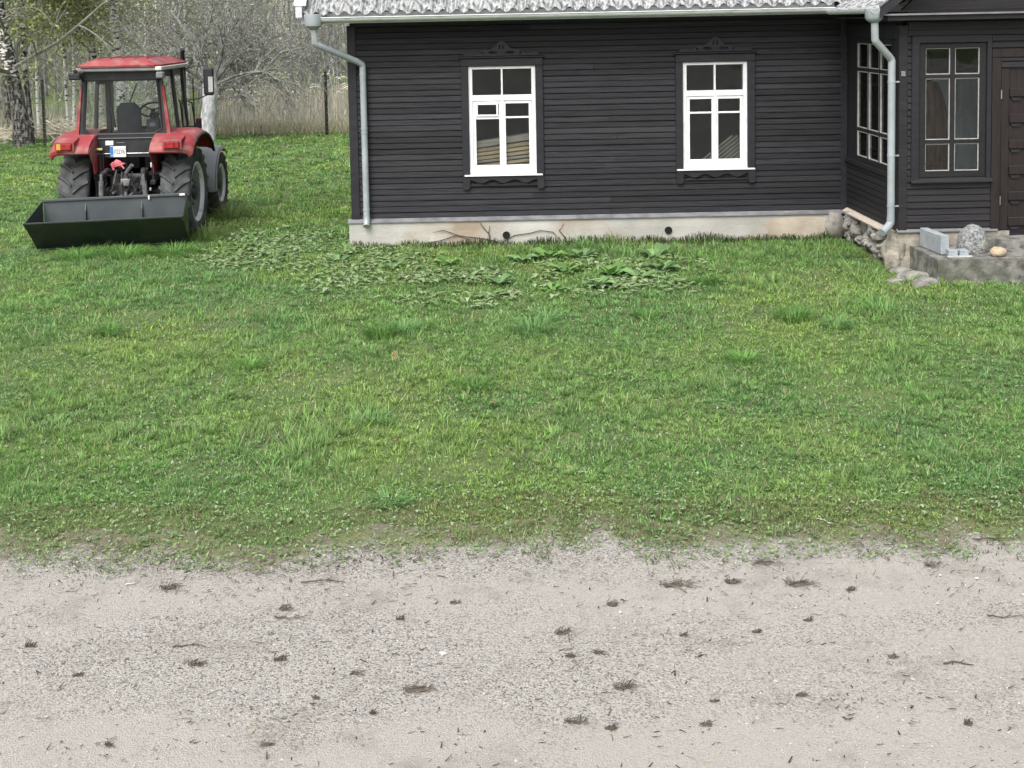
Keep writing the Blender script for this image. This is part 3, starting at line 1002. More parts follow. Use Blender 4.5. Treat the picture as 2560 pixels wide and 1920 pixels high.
m = MB()
m.lathe([(3.410, 0.05), (3.455, 0.105), (3.47, 0.125), (3.60, 0.140), (3.64, 0.142), (3.645, 0.13)], 18, 'z', (-2.46, 18.60, 0))
dp = part(m, 'downpipe_hopper', 'zinc', smooth=True)
pipe_part(dp, [(-2.455, 18.60, 3.42), (-2.45, 18.60, 3.22), (-2.42, 18.62, 3.19), (-1.86, 19.05, 2.91), (-1.80, 19.09, 2.87), (-1.79, 19.10, 2.83)], 0.05, 'pipe_offset')
pipe_part(dp, [(-1.79, 19.10, 2.85), (-1.79, 19.10, 0.42)], 0.050, 'pipe')
pipe_part(dp, [(-1.79, 19.10, 0.50), (-1.79, 19.09, 0.43), (-1.79, 19.03, 0.36)], 0.054, 'pipe_shoe')
for zz in (2.70, 1.86, 1.80, 0.60):
    m = MB(); m.lathe([(zz, 0.055), (zz + 0.025, 0.055)], 16, 'z', (-1.79, 19.10, 0)); m.box(-1.795, -1.785, 19.15, 19.19, zz, zz + 0.02); part(m, 'pipe_clamp', 'zinc', dp, True)
# ------------------------------------------------------------------ porch of the house
PXR = 9.1
PW = (6.045, 6.775, 1.330, 3.000)     # glazed opening of the front window
DR = (7.065, 8.05, 0.50, 2.72)        # door
z = 0.545
while z < 3.24:
    for a, b in row_segments(5.80, PXR, z, BH, [(PW[0] - 0.1, PW[1] + 0.1, PW[2] - 0.1, PW[3] + 0.08), (DR[0] - 0.03, DR[1] + 0.03, 0.4, DR[3] + 0.03)]):
        board(a, b, z, PY, 'board_porch')
    z += BH
wall_with_holes(PY + 0.003, PY + 0.09, PX0 + 0.092, PXR, 0.40, 3.5, [(PW[0] - 0.09, PW[1] + 0.09, PW[2] - 0.09, PW[3] + 0.07), (DR[0], DR[1], DR[2], DR[3])], 'porch_wall', 'board_porch')
m = MB(); m.box(PXR - 0.1, PXR, PY + 0.092, WY - 0.04, 0.4, 3.5); part(m, 'porch_wall', 'board_porch')
m = MB(); m.box(PX0 + 0.10, PXR - 0.102, PY + 0.092, WY - 0.002, 0.40, 0.50); part(m, 'porch_floor', 'room')
m = MB(); m.box(PX0 + 0.10, PXR - 0.102, PY + 0.092, WY - 0.002, 3.30, 3.36); part(m, 'porch_ceiling', 'room')
m = MB(); m.bev(5.675, 5.797, PY - 0.03, PY + 0.09, 0.50, 3.32, 0.005); part(m, 'corner_board', 'board_porch')
m = MB(); m.bev(6.935, 7.06, PY - 0.036, PY + 0.01, 0.50, 2.86, 0.005); part(m, 'door_casing', 'door')
m = MB(); m.bev(8.055, 8.18, PY - 0.036, PY + 0.01, 0.50, 2.86, 0.005); part(m, 'door_casing', 'door')
m = MB(); m.bev(6.935, 8.18, PY - 0.038, PY + 0.01, 2.862, 2.98, 0.005); part(m, 'door_casing', 'door')
m = MB(); m.bev(5.80, PXR, PY - 0.028, PY + 0.01, 3.245, 3.36, 0.005); part(m, 'frieze_board', 'board_porch')

# front porch window
def porch_window():
    x0, x1, z0, z1 = PW
    y = PY
    m = MB()
    k = 0.088
    m.bev(x0 - k, x0, y - 0.014, y + 0.07, z0 - k, z1 + 0.068, 0.004)
    m.bev(x1, x1 + k, y - 0.014, y + 0.07, z0 - k, z1 + 0.068, 0.004)
    m.bev(x0, x1, y - 0.013, y + 0.07, z1, z1 + 0.066, 0.004)
    m.bev(x0, x1, y - 0.013, y + 0.07, z0 - k, z0, 0.004)
    cx = (x0 + x1) / 2
    m.bev(cx - 0.033, cx + 0.033, y - 0.008, y + 0.05, z0, z1, 0.004)
    for za, zb in ((2.592, 2.645), (1.702, 1.757)):
        m.bev(x0, cx - 0.033, y - 0.007, y + 0.05, za, zb, 0.004)
        m.bev(cx + 0.033, x1, y - 0.007, y + 0.05, za, zb, 0.004)
    win = part(m, 'porch_window', 'board_porch')
    # wide outer casing, mitred
    s = MB(); s.bev(x0 - 0.20, x0 - 0.09, y - 0.046, y - 0.002, z0 - 0.16, z1 + 0.16, 0.01); part(s, 'casing', 'trim', win)
    s = MB(); s.bev(x1 + 0.09, x1 + 0.155, y - 0.046, y - 0.002, z0 - 0.16, z1 + 0.16, 0.01); part(s, 'casing', 'trim', win)
    s = MB(); s.bev(x0 - 0.20, x1 + 0.155, y - 0.048, y - 0.002, z1 + 0.07, z1 + 0.175, 0.01); part(s, 'casing', 'trim', win)
    s = MB(); s.prism([(y - 0.085, z0 - 0.155), (y - 0.085, z0 - 0.14), (y - 0.02, z0 - 0.092), (y, z0 - 0.092), (y, z0 - 0.16)], 'x', x0 - 0.21, x1 + 0.165); part(s, 'sill', 'board_porch', win)
    for (a, b) in ((x0, cx - 0.033), (cx + 0.033, x1)):
        for (c, d) in ((z0, 1.702), (1.757, 2.592), (2.645, z1)):
            s = MB(); s.box(a, b, y + 0.022, y + 0.026, c, d); part(s, 'pane', 'glass', win)
            s = MB(); t = 0.010
            s.box(a, a + t, y + 0.004, y + 0.021, c, d); s.box(b - t, b, y + 0.004, y + 0.021, c, d)
            s.box(a + t, b - t, y + 0.0045, y + 0.021, d - t, d); s.box(a + t, b - t, y + 0.0045, y + 0.021, c, c + t)
            part(s, 'putty_bead', 'white_line', win)
porch_window()

# side wall of the porch, facing the yard
SW = (17.12, 18.66, 1.36, 3.05)
def porch_side():
    x = PX0
    def sprof(zz): return [(x, zz), (x - 0.018, zz + 0.003), (x - 0.020, zz + 0.012), (x - 0.012, zz + BH - 0.012), (x - 0.003, zz + BH - 0.001), (x, zz + BH - 0.001)]
    zz = 0.50
    while zz < 1.22:
        m = MB(); m.prism(sprof(zz), 'y', PY + 0.092, WY - 0.036); part(m, 'board', 'board_porch'); zz += BH
    m = MB()
    y0, y1, z0, z1 = SW
    m.box(x + 0.002, x + 0.09, PY + 0.092, WY - 0.036, 0.45, z0 - 0.08)
    m.box(x + 0.002, x + 0.09, PY + 0.092, WY - 0.036, z1 + 0.08, 3.5)
    m.box(x + 0.002, x + 0.09, PY + 0.092, y0 - 0.04, z0 - 0.08, z1 + 0.08)
    m.box(x + 0.002, x + 0.09, y1 + 0.04, WY - 0.036, z0 - 0.08, z1 + 0.08)
    part(m, 'porch_wall', 'board_porch')
    m = MB(); m.bev(x - 0.03, x + 0.002, PY + 0.092, WY - 0.036, z1 + 0.082, 3.34, 0.004); part(m, 'frieze_board', 'board_porch')
    m = MB(); m.bev(x - 0.045, x + 0.002, PY + 0.092, WY - 0.036, z0 - 0.15, z0 - 0.082, 0.006); part(m, 'sill_board', 'board_porch')
    m = MB()
    m.bev(x - 0.012, x + 0.07, y0 - 0.038, y0, z0 - 0.078, z1 + 0.078, 0.004)
    m.bev(x - 0.012, x + 0.07, y1, y1 + 0.038, z0 - 0.078, z1 + 0.078, 0.004)
    m.bev(x - 0.011, x + 0.07, y0, y1, z1, z1 + 0.078, 0.004)
    m.bev(x - 0.011, x + 0.07, y0, y1, z0 - 0.078, z0, 0.004)
    w = (y1 - y0) / 3
    for k in (1, 2):
        m.bev(x - 0.006, x + 0.05, y0 + k * w - 0.022, y0 + k * w + 0.022, z0, z1, 0.004)
    for za, zb in ((2.635, 2.690), (1.735, 1.79)):
        for k in range(3):
            m.bev(x - 0.005, x + 0.05, y0 + k * w + 0.022, y0 + (k + 1) * w - 0.022, za, zb, 0.004)
    win = part(m, 'porch_side_window', 'board_porch')
    for k in range(3):
        a = y0 + k * w + (0.022 if k else 0); b = y0 + (k + 1) * w - (0.022 if k < 2 else 0)
        for (c, d) in ((z0, 1.735), (1.79, 2.635), (2.69, z1)):
            s = MB(); s.box(x + 0.02, x + 0.024, a, b, c, d); part(s, 'pane', 'glass', win)
            s = MB(); t = 0.011
            s.box(x - 0.002, x + 0.019, a, a + t * 1.6, c, d); s.box(x - 0.002, x + 0.019, b - t * 1.6, b, c, d)
            s.box(x - 0.0015, x + 0.019, a + t * 1.6, b - t * 1.6, d - t, d); s.box(x - 0.0015, x + 0.019, a + t * 1.6, b - t * 1.6, c, c + t)
            part(s, 'putty_bead', 'white_line', win)
porch_side()

# panelled door
def porch_door():
    x0, x1, z0, z1 = DR
    y = PY
    m = MB(); m.bev(x0, x1, y + 0.012, y + 0.06, z0, z1, 0.003)
    d = part(m, 'porch_door', 'door')
    s = MB(); s.bev(x0 + 0.004, x0 + 0.115, y - 0.006, y + 0.0115, z0 + 0.004, z1 - 0.004, 0.005); part(s, 'stile', 'door', d)
    s = MB(); s.bev(x1 - 0.115, x1 - 0.004, y - 0.006, y + 0.0115, z0 + 0.004, z1 - 0.004, 0.005); part(s, 'stile', 'door', d)
    n = 6
    hgt = (z1 - z0 - 0.10) / n
    for k in range(n):
        zc = z0 + 0.05 + k * hgt
        s = MB(); s.bev(x0 + 0.12, x1 - 0.12, y - 0.022, y + 0.0115, zc, zc + hgt * 0.36, 0.012); part(s, 'raised_panel', 'door', d)
        for px in (x0 + 0.205, x0 + 0.46, x0 + 0.715):
            s = MB()
            pts = [(px - 0.065, zc + hgt * 0.97)] + [(px + 0.065 * math.cos(t), zc + hgt * 0.955 - 0.042 * math.sin(t)) for t in np.linspace(math.pi, 2 * math.pi, 8)][::-1][0:0]
            poly = [(px - 0.07, zc - 0.006), (px + 0.07, zc - 0.006), (px + 0.045, zc - 0.045), (px - 0.045, zc - 0.045)]
            s.prism(poly, 'y', y - 0.014, y + 0.0115)
            part(s, 'carved_drop', 'trim', d)
    for zz in (0.85, 2.3):
        s = MB(); s.tube([(x0 - 0.004, y - 0.04, zz), (x0 - 0.004, y - 0.04, zz + 0.12)], 0.009, 6); part(s, 'hinge', 'steel', d)
porch_door()

# base flashing and footings
m = MB(); m.prism([(PY - 0.05, 0.497), (PY - 0.05, 0.512), (PY - 0.0, 0.545), (PY + 0.0, 0.50)], 'x', 5.66, 7.03); part(m, 'flashing', 'flash')
m = MB(); m.prism([(PX0 - 0.085, 0.425), (PX0 - 0.085, 0.445), (PX0, 0.497), (PX0, 0.44)], 'y', PY + 0.0, WY - 0.05); part(m, 'sill_flashing', 'lumber_grey')
m = MB(); m.box(PX0 + 0.03, PXR, PY + 0.12, WY - 0.08, -0.1, 0.42); part(m, 'porch_footing', 'mortar')
srnd = random.Random(4)
for k in range(34):
    yy = PY + 0.10 + srnd.random() * (WY - 0.15 - PY)
    zz = 0.06 + srnd.random() * 0.30
    rr = srnd.uniform(0.07, 0.15)
    m = MB(); m.rock((PX0 + 0.0, yy, zz), (0.07 + rr * 0.3, rr, rr * srnd.uniform(0.6, 0.9)), k + 1, 3, 0.42); part(m, 'foundation_stone', 'rubble', smooth=True)
m = MB(); m.rock((5.64, PY + 0.05, 0.22), (0.14, 0.12, 0.30), 41, 4, 0.30); part(m, 'corner_stone', 'mortar_pale', smooth=True)
m = MB(); m.rock((5.48, WY - 0.09, 0.2), (0.16, 0.09, 0.24), 43, 2, 0.25); part(m, 'foundation_stone', 'rubble', smooth=True)
m = MB(); m.box(5.66, 7.2, PY - 0.02, PY + 0.12, 0.0, 0.49); part(m, 'porch_footing', 'mortar_pale')

# gabled porch roof: bargeboard, side gutter, cornice
RX = 7.45
def porch_roof():
    c = math.tan(R(38))
    ex, ez = 5.30, 3.52
    rz = ez + (RX - ex) * c
    for sx, nm in ((1, 'l'), (-1, 'r')):
        x_e = RX - sx * (RX - ex)
        m = MB()
        m.add([(x_e, 16.42, ez), (RX, 16.42, rz), (RX, 21.0, rz), (x_e, 21.0, ez), (x_e, 16.42, ez + 0.03), (RX, 16.42, rz + 0.03), (RX, 21.0, rz + 0.03), (x_e, 21.0, ez + 0.03)],
              [(0, 1, 2, 3), (4, 5, 6, 7), (0, 1, 5, 4), (1, 2, 6, 5), (2, 3, 7, 6), (3, 0, 4, 7)])
        part(m, 'porch_roof_slope', 'eternit')
        m = MB()
        m.prism([(x_e, ez - 0.10), (RX, rz - 0.10), (RX, rz + 0.05), (x_e, ez + 0.05)], 'y', 16.385, 16.415)
        part(m, 'barge_board', 'trim')
        m = MB()
        m.prism([(x_e, ez + 0.051), (RX, rz + 0.051), (RX, rz + 0.07), (x_e, ez + 0.07)], 'y', 16.37, 16.44)
        part(m, 'barge_trim', 'flash')
    m = MB(); m.prism([(5.72, 3.52), (RX * 2 - 5.72, 3.52), (RX, rz - 0.06)], 'y', PY - 0.0, PY + 0.08); part(m, 'porch_gable', 'board_porch')
    m = MB(); m.bev(5.42, RX * 2 - 5.42, 16.46, PY + 0.05, 3.38, 3.45, 0.006); part(m, 'cornice', 'trim')
    m = MB(); m.box(5.36, RX * 2 - 5.36, 16.42, 16.47, 3.452, 3.475); part(m, 'cornice_flashing', 'flash')
    m = MB(); m.bev(5.34, 5.70, 16.80, WY - 0.62, 3.42, 3.44, 0.003); part(m, 'soffit', 'trim')
    m = MB()
    yc, zc, r_ = 5.24, 3.545, 0.062
    prof = [(yc + r_ * math.cos(t), zc + r_ * math.sin(t)) for t in np.linspace(math.pi, 2 * math.pi, 11)] + [(yc + (r_ - 0.004) * math.cos(t), zc + (r_ - 0.004) * math.sin(t)) for t in np.linspace(2 * math.pi, math.pi, 11)]
    m.prism(prof, 'y', 16.40, 18.5); part(m, 'gutter', 'gutter', smooth=True)
porch_roof()
m = MB(); m.lathe([(3.36, 0.05), (3.40, 0.10), (3.43, 0.115), (3.55, 0.125), (3.56, 0.11)], 18, 'z', (5.26, 16.52, 0))
dp2 = part(m, 'downpipe_hopper', 'zinc', smooth=True)
pipe_part(dp2, [(5.27, 16.52, 3.38), (5.275, 16.52, 3.14), (5.29, 16.53, 3.11), (5.52, 16.68, 2.90), (5.555, 16.70, 2.86), (5.56, 16.70, 2.82)], 0.05, 'pipe_offset')
pipe_part(dp2, [(5.56, 16.70, 2.85), (5.56, 16.70, 0.66)], 0.050, 'pipe')
pipe_part(dp2, [(5.56, 16.70, 0.72), (5.555, 16.70, 0.64), (5.50, 16.66, 0.585), (5.40, 16.58, 0.53)], 0.054, 'pipe_shoe')
for zz in (2.55, 1.55, 0.86):
    m = MB(); m.lathe([(zz, 0.055), (zz + 0.025, 0.055)], 16, 'z', (5.56, 16.70, 0)); m.box(5.60, 5.67, 16.71, 16.72, zz, zz + 0.02); part(m, 'pipe_clamp', 'zinc', dp2, True)
m = MB(); m.bev(5.70, 5.76, PY - 0.05, PY - 0.031, 2.63, 2.70, 0.004); part(m, 'house_number_clip', 'flash')

# inside the porch, seen through the panes
idoor = empty('interior_door', (7.44, WY + 0.06, 0.5), 'pale blue grey panelled door inside the porch behind the window panes', 'door')
o_ = (7.44, WY + 0.06, 0.5)
m = MB(); m.bev(7.04, 7.84, WY + 0.03, WY + 0.08, 0.502, 2.54, 0.004); m.build('door_leaf', 'pale_door', idoor, False, o_)
for (c, d) in ((0.62, 1.15), (1.28, 1.85), (1.97, 2.44)):
    for (a, b) in ((7.13, 7.41), (7.47, 7.75)):
        m = MB(); m.bev(a, b, WY + 0.008, WY + 0.0295, c, d, 0.015); m.build('raised_panel', 'pale_door', idoor, False, o_)
m = MB(); m.tube([(7.79, WY + 0.03, 1.4), (7.79, WY - 0.03, 1.4), (7.70, WY - 0.035, 1.4)], 0.01, 6); m.build('handle', 'iron', idoor, True, o_)
# brown coat on a rail
m = MB()
rows = []
for i in range(14):
    t = i / 13
    zz = 2.45 - 1.35 * t
    row = []
    for k in range(25):
        a = 2 * math.pi * k / 24
        rr = (0.10 + 0.12 * math.sin(min(1, t * 2.5) * 1.57) + 0.02 * t) * (1 + 0.16 * math.sin(a * 7 + t * 2) + 0.05 * math.sin(a * 3 + t * 9))
        row.append((6.78 + rr * math.cos(a), 18.6 + 0.6 * rr * math.sin(a), zz))
    rows.append(row)
m.sheet(rows)
coat = m.build('hanging_coat', 'cloth', None, True)
tag(coat, 'brown coat hanging inside the porch behind the left panes', 'coat')
m = MB(); m.bev(6.35, 6.44, 18.95, 19.05, 0.50, 3.29, 0.004)
o = m.build('white_post', 'white', None); tag(o, 'narrow white post standing inside the porch behind the window', 'post')
m = MB(); m.bev(6.48, 7.0, 18.35, 18.95, 0.502, 1.22, 0.01); m.bev(6.46, 7.02, 18.33, 18.97, 1.222, 1.25, 0.005)
for a in (6.50, 6.75):
    m.bev(a, a + 0.23, 18.335, 18.349, 0.56, 1.18, 0.006)
o = m.build('brown_cupboard', 'cloth', None); tag(o, 'low brown cupboard inside the porch below the hanging coat', 'cupboard')

# timber stacked behind the left window
kk = 0
ordn = ['lowest', 'second lowest', 'third lowest', 'middle', 'third highest', 'second highest', 'highest']
for k, (zz, tilt, mt, th, yo) in enumerate(((1.16, 0.10, 'lumber_grey', 0.05, 0), (1.225, 0.11, 'lumber', 0.045, -0.02), (1.29, 0.105, 'lumber_grey', 0.04, 0.01), (1.345, 0.115, 'lumber', 0.05, -0.01), (1.41, 0.12, 'lumber', 0.05, 0.0), (1.475, 0.13, 'lumber', 0.05, -0.015), (1.545, 0.14, 'lumber_grey', 0.10, 0.02))):
    m = MB(); m.bev(-0.9, 0.9, -0.11, 0.11, 0, th, 0.004)
    o = m.build('timber_plank', mt, None)
    o.location = (0.33, WY + 0.24 + yo, zz + 0.02)
    o.rotation_euler = (0, -tilt, random.uniform(-0.02, 0.02))
    tag(o, 'sawn plank, %s of the stack seen through the left window' % ordn[k], 'plank', 'planks stacked behind the left window')
m = MB(); m.bev(-0.65, 1.35, WY + 0.14, WY + 0.60, 0.452, 0.97, 0.01)
o = m.build('storage_trunk', 'room', None); tag(o, 'dark trunk under the planks behind the left window', 'trunk')
# added slat frame behind the right window, standing in for a striped reflection
cr = empty('reflection_slats', (3.95, WY + 0.45, 0.46), 'added pale rack leaning inside the right window', 'slats')
for k in range(7):
    m = MB(); m.bev(-0.012, 0.012, -0.01, 0.01, -0.42, 0.42, 0.002)
    o = m.build('slat', 'straw', cr); o.location = (-0.27 + k * 0.085, 0, 0.88); o.rotation_euler = (0, R(52), 0)
m = MB(); m.bev(-0.05, 0.45, 0.02, 0.06, 0.0, 1.0, 0.004); m.build('back_board', 'room', cr)

# ------------------------------------------------------------------ concrete landing and the things on it
m = MB()
n = 26
def slab(x0, x1, y0, y1, z1, name, mat, label, cat, seed, bott=-0.05):
    m = MB()
    xs = np.linspace(x0, x1, max(3, int((x1 - x0) / 0.06)))
    ys = np.linspace(y0, y1, max(3, int((y1 - y0) / 0.06)))
    f = lambda x, y, zz: (x + 0.012 * mnoise.noise(Vector((x * 5, y * 5, zz * 7 + seed))), y + 0.014 * mnoise.noise(Vector((x * 5 + 9, y * 5, zz * 7 + seed))), zz + 0.010 * mnoise.noise(Vector((x * 4, y * 4, seed))))
    m.sheet([[f(x, y, z1) for x in xs] for y in ys])
    zs = np.linspace(bott, z1, 6)
    m.sheet([[f(x, y0, zz) if zz < z1 - 1e-6 else f(x, y0, z1) for x in xs] for zz in zs])
    m.sheet([[f(x0, y, zz) for y in ys[::-1]] for zz in zs])
    m.sheet([[f(x1, y, zz) for y in ys] for zz in zs])
    m.sheet([[f(x, y1, zz) for x in xs[::-1]] for zz in zs])
    o = m.build(name, mat, None, True)
    tag(o, label, cat)
    return o
slab(5.84, 8.9, 15.72, PY - 0.03, 0.315, 'concrete_landing', 'concrete', 'worn mossy concrete landing in front of the porch door', 'landing', 1)
slab(6.62, 8.7, 16.44, PY - 0.04, 0.43, 'door_step', 'concrete', 'upper concrete step directly below the porch door', 'step', 5, 0.29)
for k, (x, y, rr) in enumerate(((5.66, 15.95, 0.16), (5.70, 15.62, 0.13), (5.62, 16.32, 0.12), (5.60, 15.50, 0.10), (5.72, 16.08, 0.10), (5.35, 15.72, 0.09))):
    m = MB(); m.rock((0, 0, 0), (rr * 1.3, rr, rr * 0.5), 60 + k, 2, 0.3)
    o = m.build('rubble_stone', 'rubble', None, True); o.location = (x, y + 0.15, 0.015)
    tag(o, ('largest grey rubble stone', 'second grey rubble stone from the front', 'grey rubble stone nearest the downpipe', 'small front rubble stone', 'small rubble stone wedged', 'flat stone lying in the grass')[k] + ' beside the left edge of the concrete landing', 'stone', 'rubble beside the landing')
m = MB()   # domed boulder: half dome with flat foot
m.rock((0, 0, 0), (0.215, 0.18, 0.295), 23, 4, 0.06, 0.22)
o = m.build('domed_granite_stone', 'granite', None, True); o.location = (6.50, 16.24, 0.315 + 0.064)
tag(o, 'speckled grey domed granite stone standing on the landing', 'stone')
m = MB(); m.bev(-0.055, 0.055, -0.33, 0.33, 0, 0.25, 0.006)
o = m.build('grey_concrete_block', 'aac', None); o.location = (6.02, 16.34, 0.323); o.rotation_euler = (0, 0, R(4))
tag(o, 'long pale grey building block standing on edge on the landing', 'block')
for k, (x, y) in enumerate(((6.10, 15.93), (6.23, 15.92))):
    m = MB(); m.bev(-0.058, 0.058, -0.07, 0.07, 0, 0.085, 0.006)
    o = m.build('small_concrete_block', 'aac', None); o.location = (x, y, 0.321); o.rotation_euler = (0, 0, R(-6 + k * 9))
    tag(o, ('left', 'right')[k] + ' of two small pale blocks in front of the long block', 'block', 'small pale blocks on the landing')
m = MB(); m.bev(-0.16, 0.16, -0.03, 0.03, 0, 0.02, 0.004)
o = m.build('white_tile_strip', 'white_line', None); o.location = (6.16, 15.815, 0.322)
tag(o, 'thin whitish strip lying before the two small blocks', 'strip')
m = MB(); m.rock((0, 0, 0), (0.105, 0.085, 0.07), 33, 3, 0.12, 0.8)
o = m.build('tan_stone', 'tanstone', None, True); o.location = (6.68, 15.88, 0.315 + 0.053)
tag(o, 'rounded tan field stone lying on the front of the landing', 'stone')
# ------------------------------------------------------------------ tractor (local: x right, y forward, z up, origin on the ground under the rear axle)
TR = empty('red_tractor', (-5.83, 20.75, -0.02), 'red tractor with black cab and roof seen from behind on the lawn', 'tractor')

def tp(mb, name, mat, parent=TR, smooth=False):
    return mb.build(name, mat, parent, smooth)

def wheel(cx, cy, r, wd, rim_r, lugs, side, name):
    """tyre mesh with herringbone lugs; rim, hub and bolts as sub-parts"""
    m = MB()
    h = wd / 2
    rt = r - 0.045
    prof = [(-h * 0.80, rim_r), (-h * 0.97, rim_r + (rt - rim_r) * 0.30), (-h, rim_r + (rt - rim_r) * 0.65), (-h * 0.93, rt - 0.025), (-h * 0.80, rt),
            (0, rt + 0.008), (h * 0.80, rt), (h * 0.93, rt - 0.025), (h, rim_r + (rt - rim_r) * 0.65), (h * 0.97, rim_r + (rt - rim_r) * 0.30), (h * 0.80, rim_r)]
    m.lathe(prof, 40, 'x', (0, 0, 0), False)
    for s in (-1, 1):
        for k in range(lugs):
            a0 = 2 * math.pi * (k + (0.5 if s > 0 else 0)) / lugs
            # lug runs from the middle outward and backward round the tread
            steps = [(0.04, 0.0), (0.35, 0.10), (0.70, 0.20), (1.0, 0.27)]
            vs = []
            for (u, da) in steps:
                x = s * u * h * 1.0
                ang = a0 - da * (0.9 if r > 0.7 else 1.1)
                tw = 0.026 / r * (1.25 if u > 0.6 else 1)
                rb = rt - 0.012 if u < 0.9 else rt - 0.06
                rtop = r if u < 0.9 else r - 0.03
                for (aa, rr) in ((ang - tw, rb), (ang - tw * 0.75, rtop), (ang + tw * 0.75, rtop), (ang + tw, rb)):
                    vs.append((x, rr * math.cos(aa), rr * math.sin(aa)))
            fs = []
            for i in range(len(steps) - 1):
                for q in range(3):
                    a = i * 4 + q
                    fs.append((a, a + 1, a + 5, a + 4))
            fs.append((0, 1, 2, 3)); e = (len(steps) - 1) * 4; fs.append((e, e + 1, e + 2, e + 3))
            m.add(vs, fs)
    w = tp(m, name, 'rubber', TR, True)
    w.location = (cx, cy, r - 0.015)
    m = MB()
    s = side
    m.lathe([(s * h * 0.86, rim_r + 0.012), (s * h * 0.90, rim_r - 0.01), (s * h * 0.78, rim_r - 0.05), (s * h * 0.30, rim_r - 0.075)], 36, 'x', (0, 0, 0), False)
    dm = MB(); dm.lathe([(s * h * 0.66, rim_r - 0.062), (s * h * 0.62, rim_r * 0.70), (s * h * 0.40, rim_r * 0.56), (s * h * 0.40, rim_r * 0.46), (s * h * 0.56, rim_r * 0.34), (s * h * 0.56, 0.0)], 36, 'x', (0, 0, 0), False); dm.build('wheel_dish', 'dish', w, True)
    m.lathe([(-s * h * 0.86, rim_r + 0.012), (-s * h * 0.5, rim_r - 0.05), (-s * h * 0.1, rim_r - 0.07)], 36, 'x', (0, 0, 0), False)
    rim = m.build('rim', 'rim', w, True)
    m = MB()
    m.lathe([(s * h * 0.54, 0.12), (s * h * 0.76, 0.11), (s * h * 0.84, 0.08), (s * h * 0.86, 0.0)], 18, 'x')
    m.build('hub', 'iron', w, True)
    m = MB()
    for k in range(8):
        a = 2 * math.pi * k / 8
        c = (0, rim_r * 0.40 * math.cos(a), rim_r * 0.40 * math.sin(a))
        m.lathe([(s * h * 0.36, 0.02), (s * h * 0.60, 0.02), (s * h * 0.60, 0.0)], 6, 'x', c)
    m.build('wheel_nuts', 'iron', w)
    return w

wheel(-0.83, 0, 0.765, 0.50, 0.50, 20, -1, 'rear_wheel')
wheel(0.83, 0, 0.765, 0.50, 0.50, 20, 1, 'rear_wheel')
wheel(-0.77, 2.46, 0.60, 0.36, 0.36, 18, -1, 'front_wheel')
wheel(0.78, 2.46, 0.60, 0.36, 0.36, 18, 1, 'front_wheel')

# rear fenders
def fender(s):
    prof = [(-0.87, 1.515), (-0.865, 1.56), (-0.81, 1.625), (-0.66, 1.71), (-0.45, 1.775), (-0.15, 1.83), (0.18, 1.83), (0.48, 1.75), (0.70, 1.62), (0.82, 1.45)]
    xin, xout = 0.49, 1.17
    m = MB()
    cols = [(0.0, 0.0), (0.25, 0.0), (0.6, 0.0), (0.82, -0.008), (0.93, -0.035), (1.0, -0.09)]
    top = []
    for i, (y, zz) in enumerate(prof):
        t = i / (len(prof) - 1)
        wdt = xout - xin - (0.05 if i == 0 else 0) 
        row = []
        for (u, dz) in cols:
            # rounded plan at the rear outer corner
            yy = y + (0.10 * max(0, u - 0.72) / 0.28 if i < 4 else 0)
            row.append((s * (xin + u * wdt), yy, zz + dz))
        top.append(row)
    m.sheet(top if s > 0 else [r_[::-1] for r_ in top])
    bot = [[(p[0] - s * (0.012 if k == len(r_) - 1 else 0), p[1] + 0.022, p[2] - 0.022) for k, p in enumerate(r_)] for r_ in top]
    m.sheet(bot[::-1] if s > 0 else [r_[::-1] for r_ in bot[::-1]])
    nc, nr = len(cols), len(prof)
    o2 = nc * nr
    # rear rim and outer lip
    for k in range(nc - 1):
        a, b = k, k + 1
        c, d = o2 + (nr - 1) * nc + k, o2 + (nr - 1) * nc + k + 1
        m.f.append((a, b, d, c))
    f = tp(m, 'rear_fender', 'red', TR, True)
    # black rubber edge along the wheel arch, dark inner face to the cab
    e = MB(); e.tube([(p[len(cols) - 1][0] + s * 0.004, p[len(cols) - 1][1], p[len(cols) - 1][2]) for p in top[3:]], 0.022, 6); e.build('arch_edge', 'black', f, True)
    i_ = MB(); i_.prism([(-0.85, 1.52), (-0.78, 1.60), (-0.45, 1.765), (-0.15, 1.82), (0.18, 1.82), (0.5, 1.74), (0.5, 1.15), (-0.60, 1.15), (-0.66, 1.3)], 'x', s * xin - 0.012 * (s > 0), s * xin + 0.012 * (s < 0)); i_.build('inner_guard', 'red' , f)
    # tail lamp in a raised housing
    hx0, hx1 = s * 0.74, s * 0.99
    a, b = min(hx0, hx1), max(hx0, hx1)
    hb = MB(); hb.prism([(-0.892, 1.555), (-0.892, 1.70), (-0.60, 1.76), (-0.60, 1.68), (-0.80, 1.58)], 'x', a - 0.03, b + 0.03)
    hz = hb.build('lamp_housing', 'red', f)
    lb = MB(); lb.bev(a, b, -0.906, -0.894, 1.57, 1.685, 0.004); lb.build('lamp_base', 'ink', f)
    if s < 0:
        q = MB(); q.bev(a + 0.006, a + 0.075, -0.925, -0.907, 1.578, 1.677, 0.008); q.build('turn_lamp', 'amber', f)
        q = MB(); q.bev(a + 0.079, b - 0.006, -0.923, -0.907, 1.578, 1.677, 0.008); q.build('tail_lamp', 'redlens', f)
    else:
        q = MB(); q.bev(b - 0.075, b - 0.006, -0.925, -0.907, 1.578, 1.677, 0.008); q.build('turn_lamp', 'redlens', f)
        q = MB(); q.bev(a + 0.006, b - 0.079, -0.923, -0.907, 1.578, 1.677, 0.008); q.build('tail_lamp', 'redlens', f)
    return f
fender(-1); fender(1)

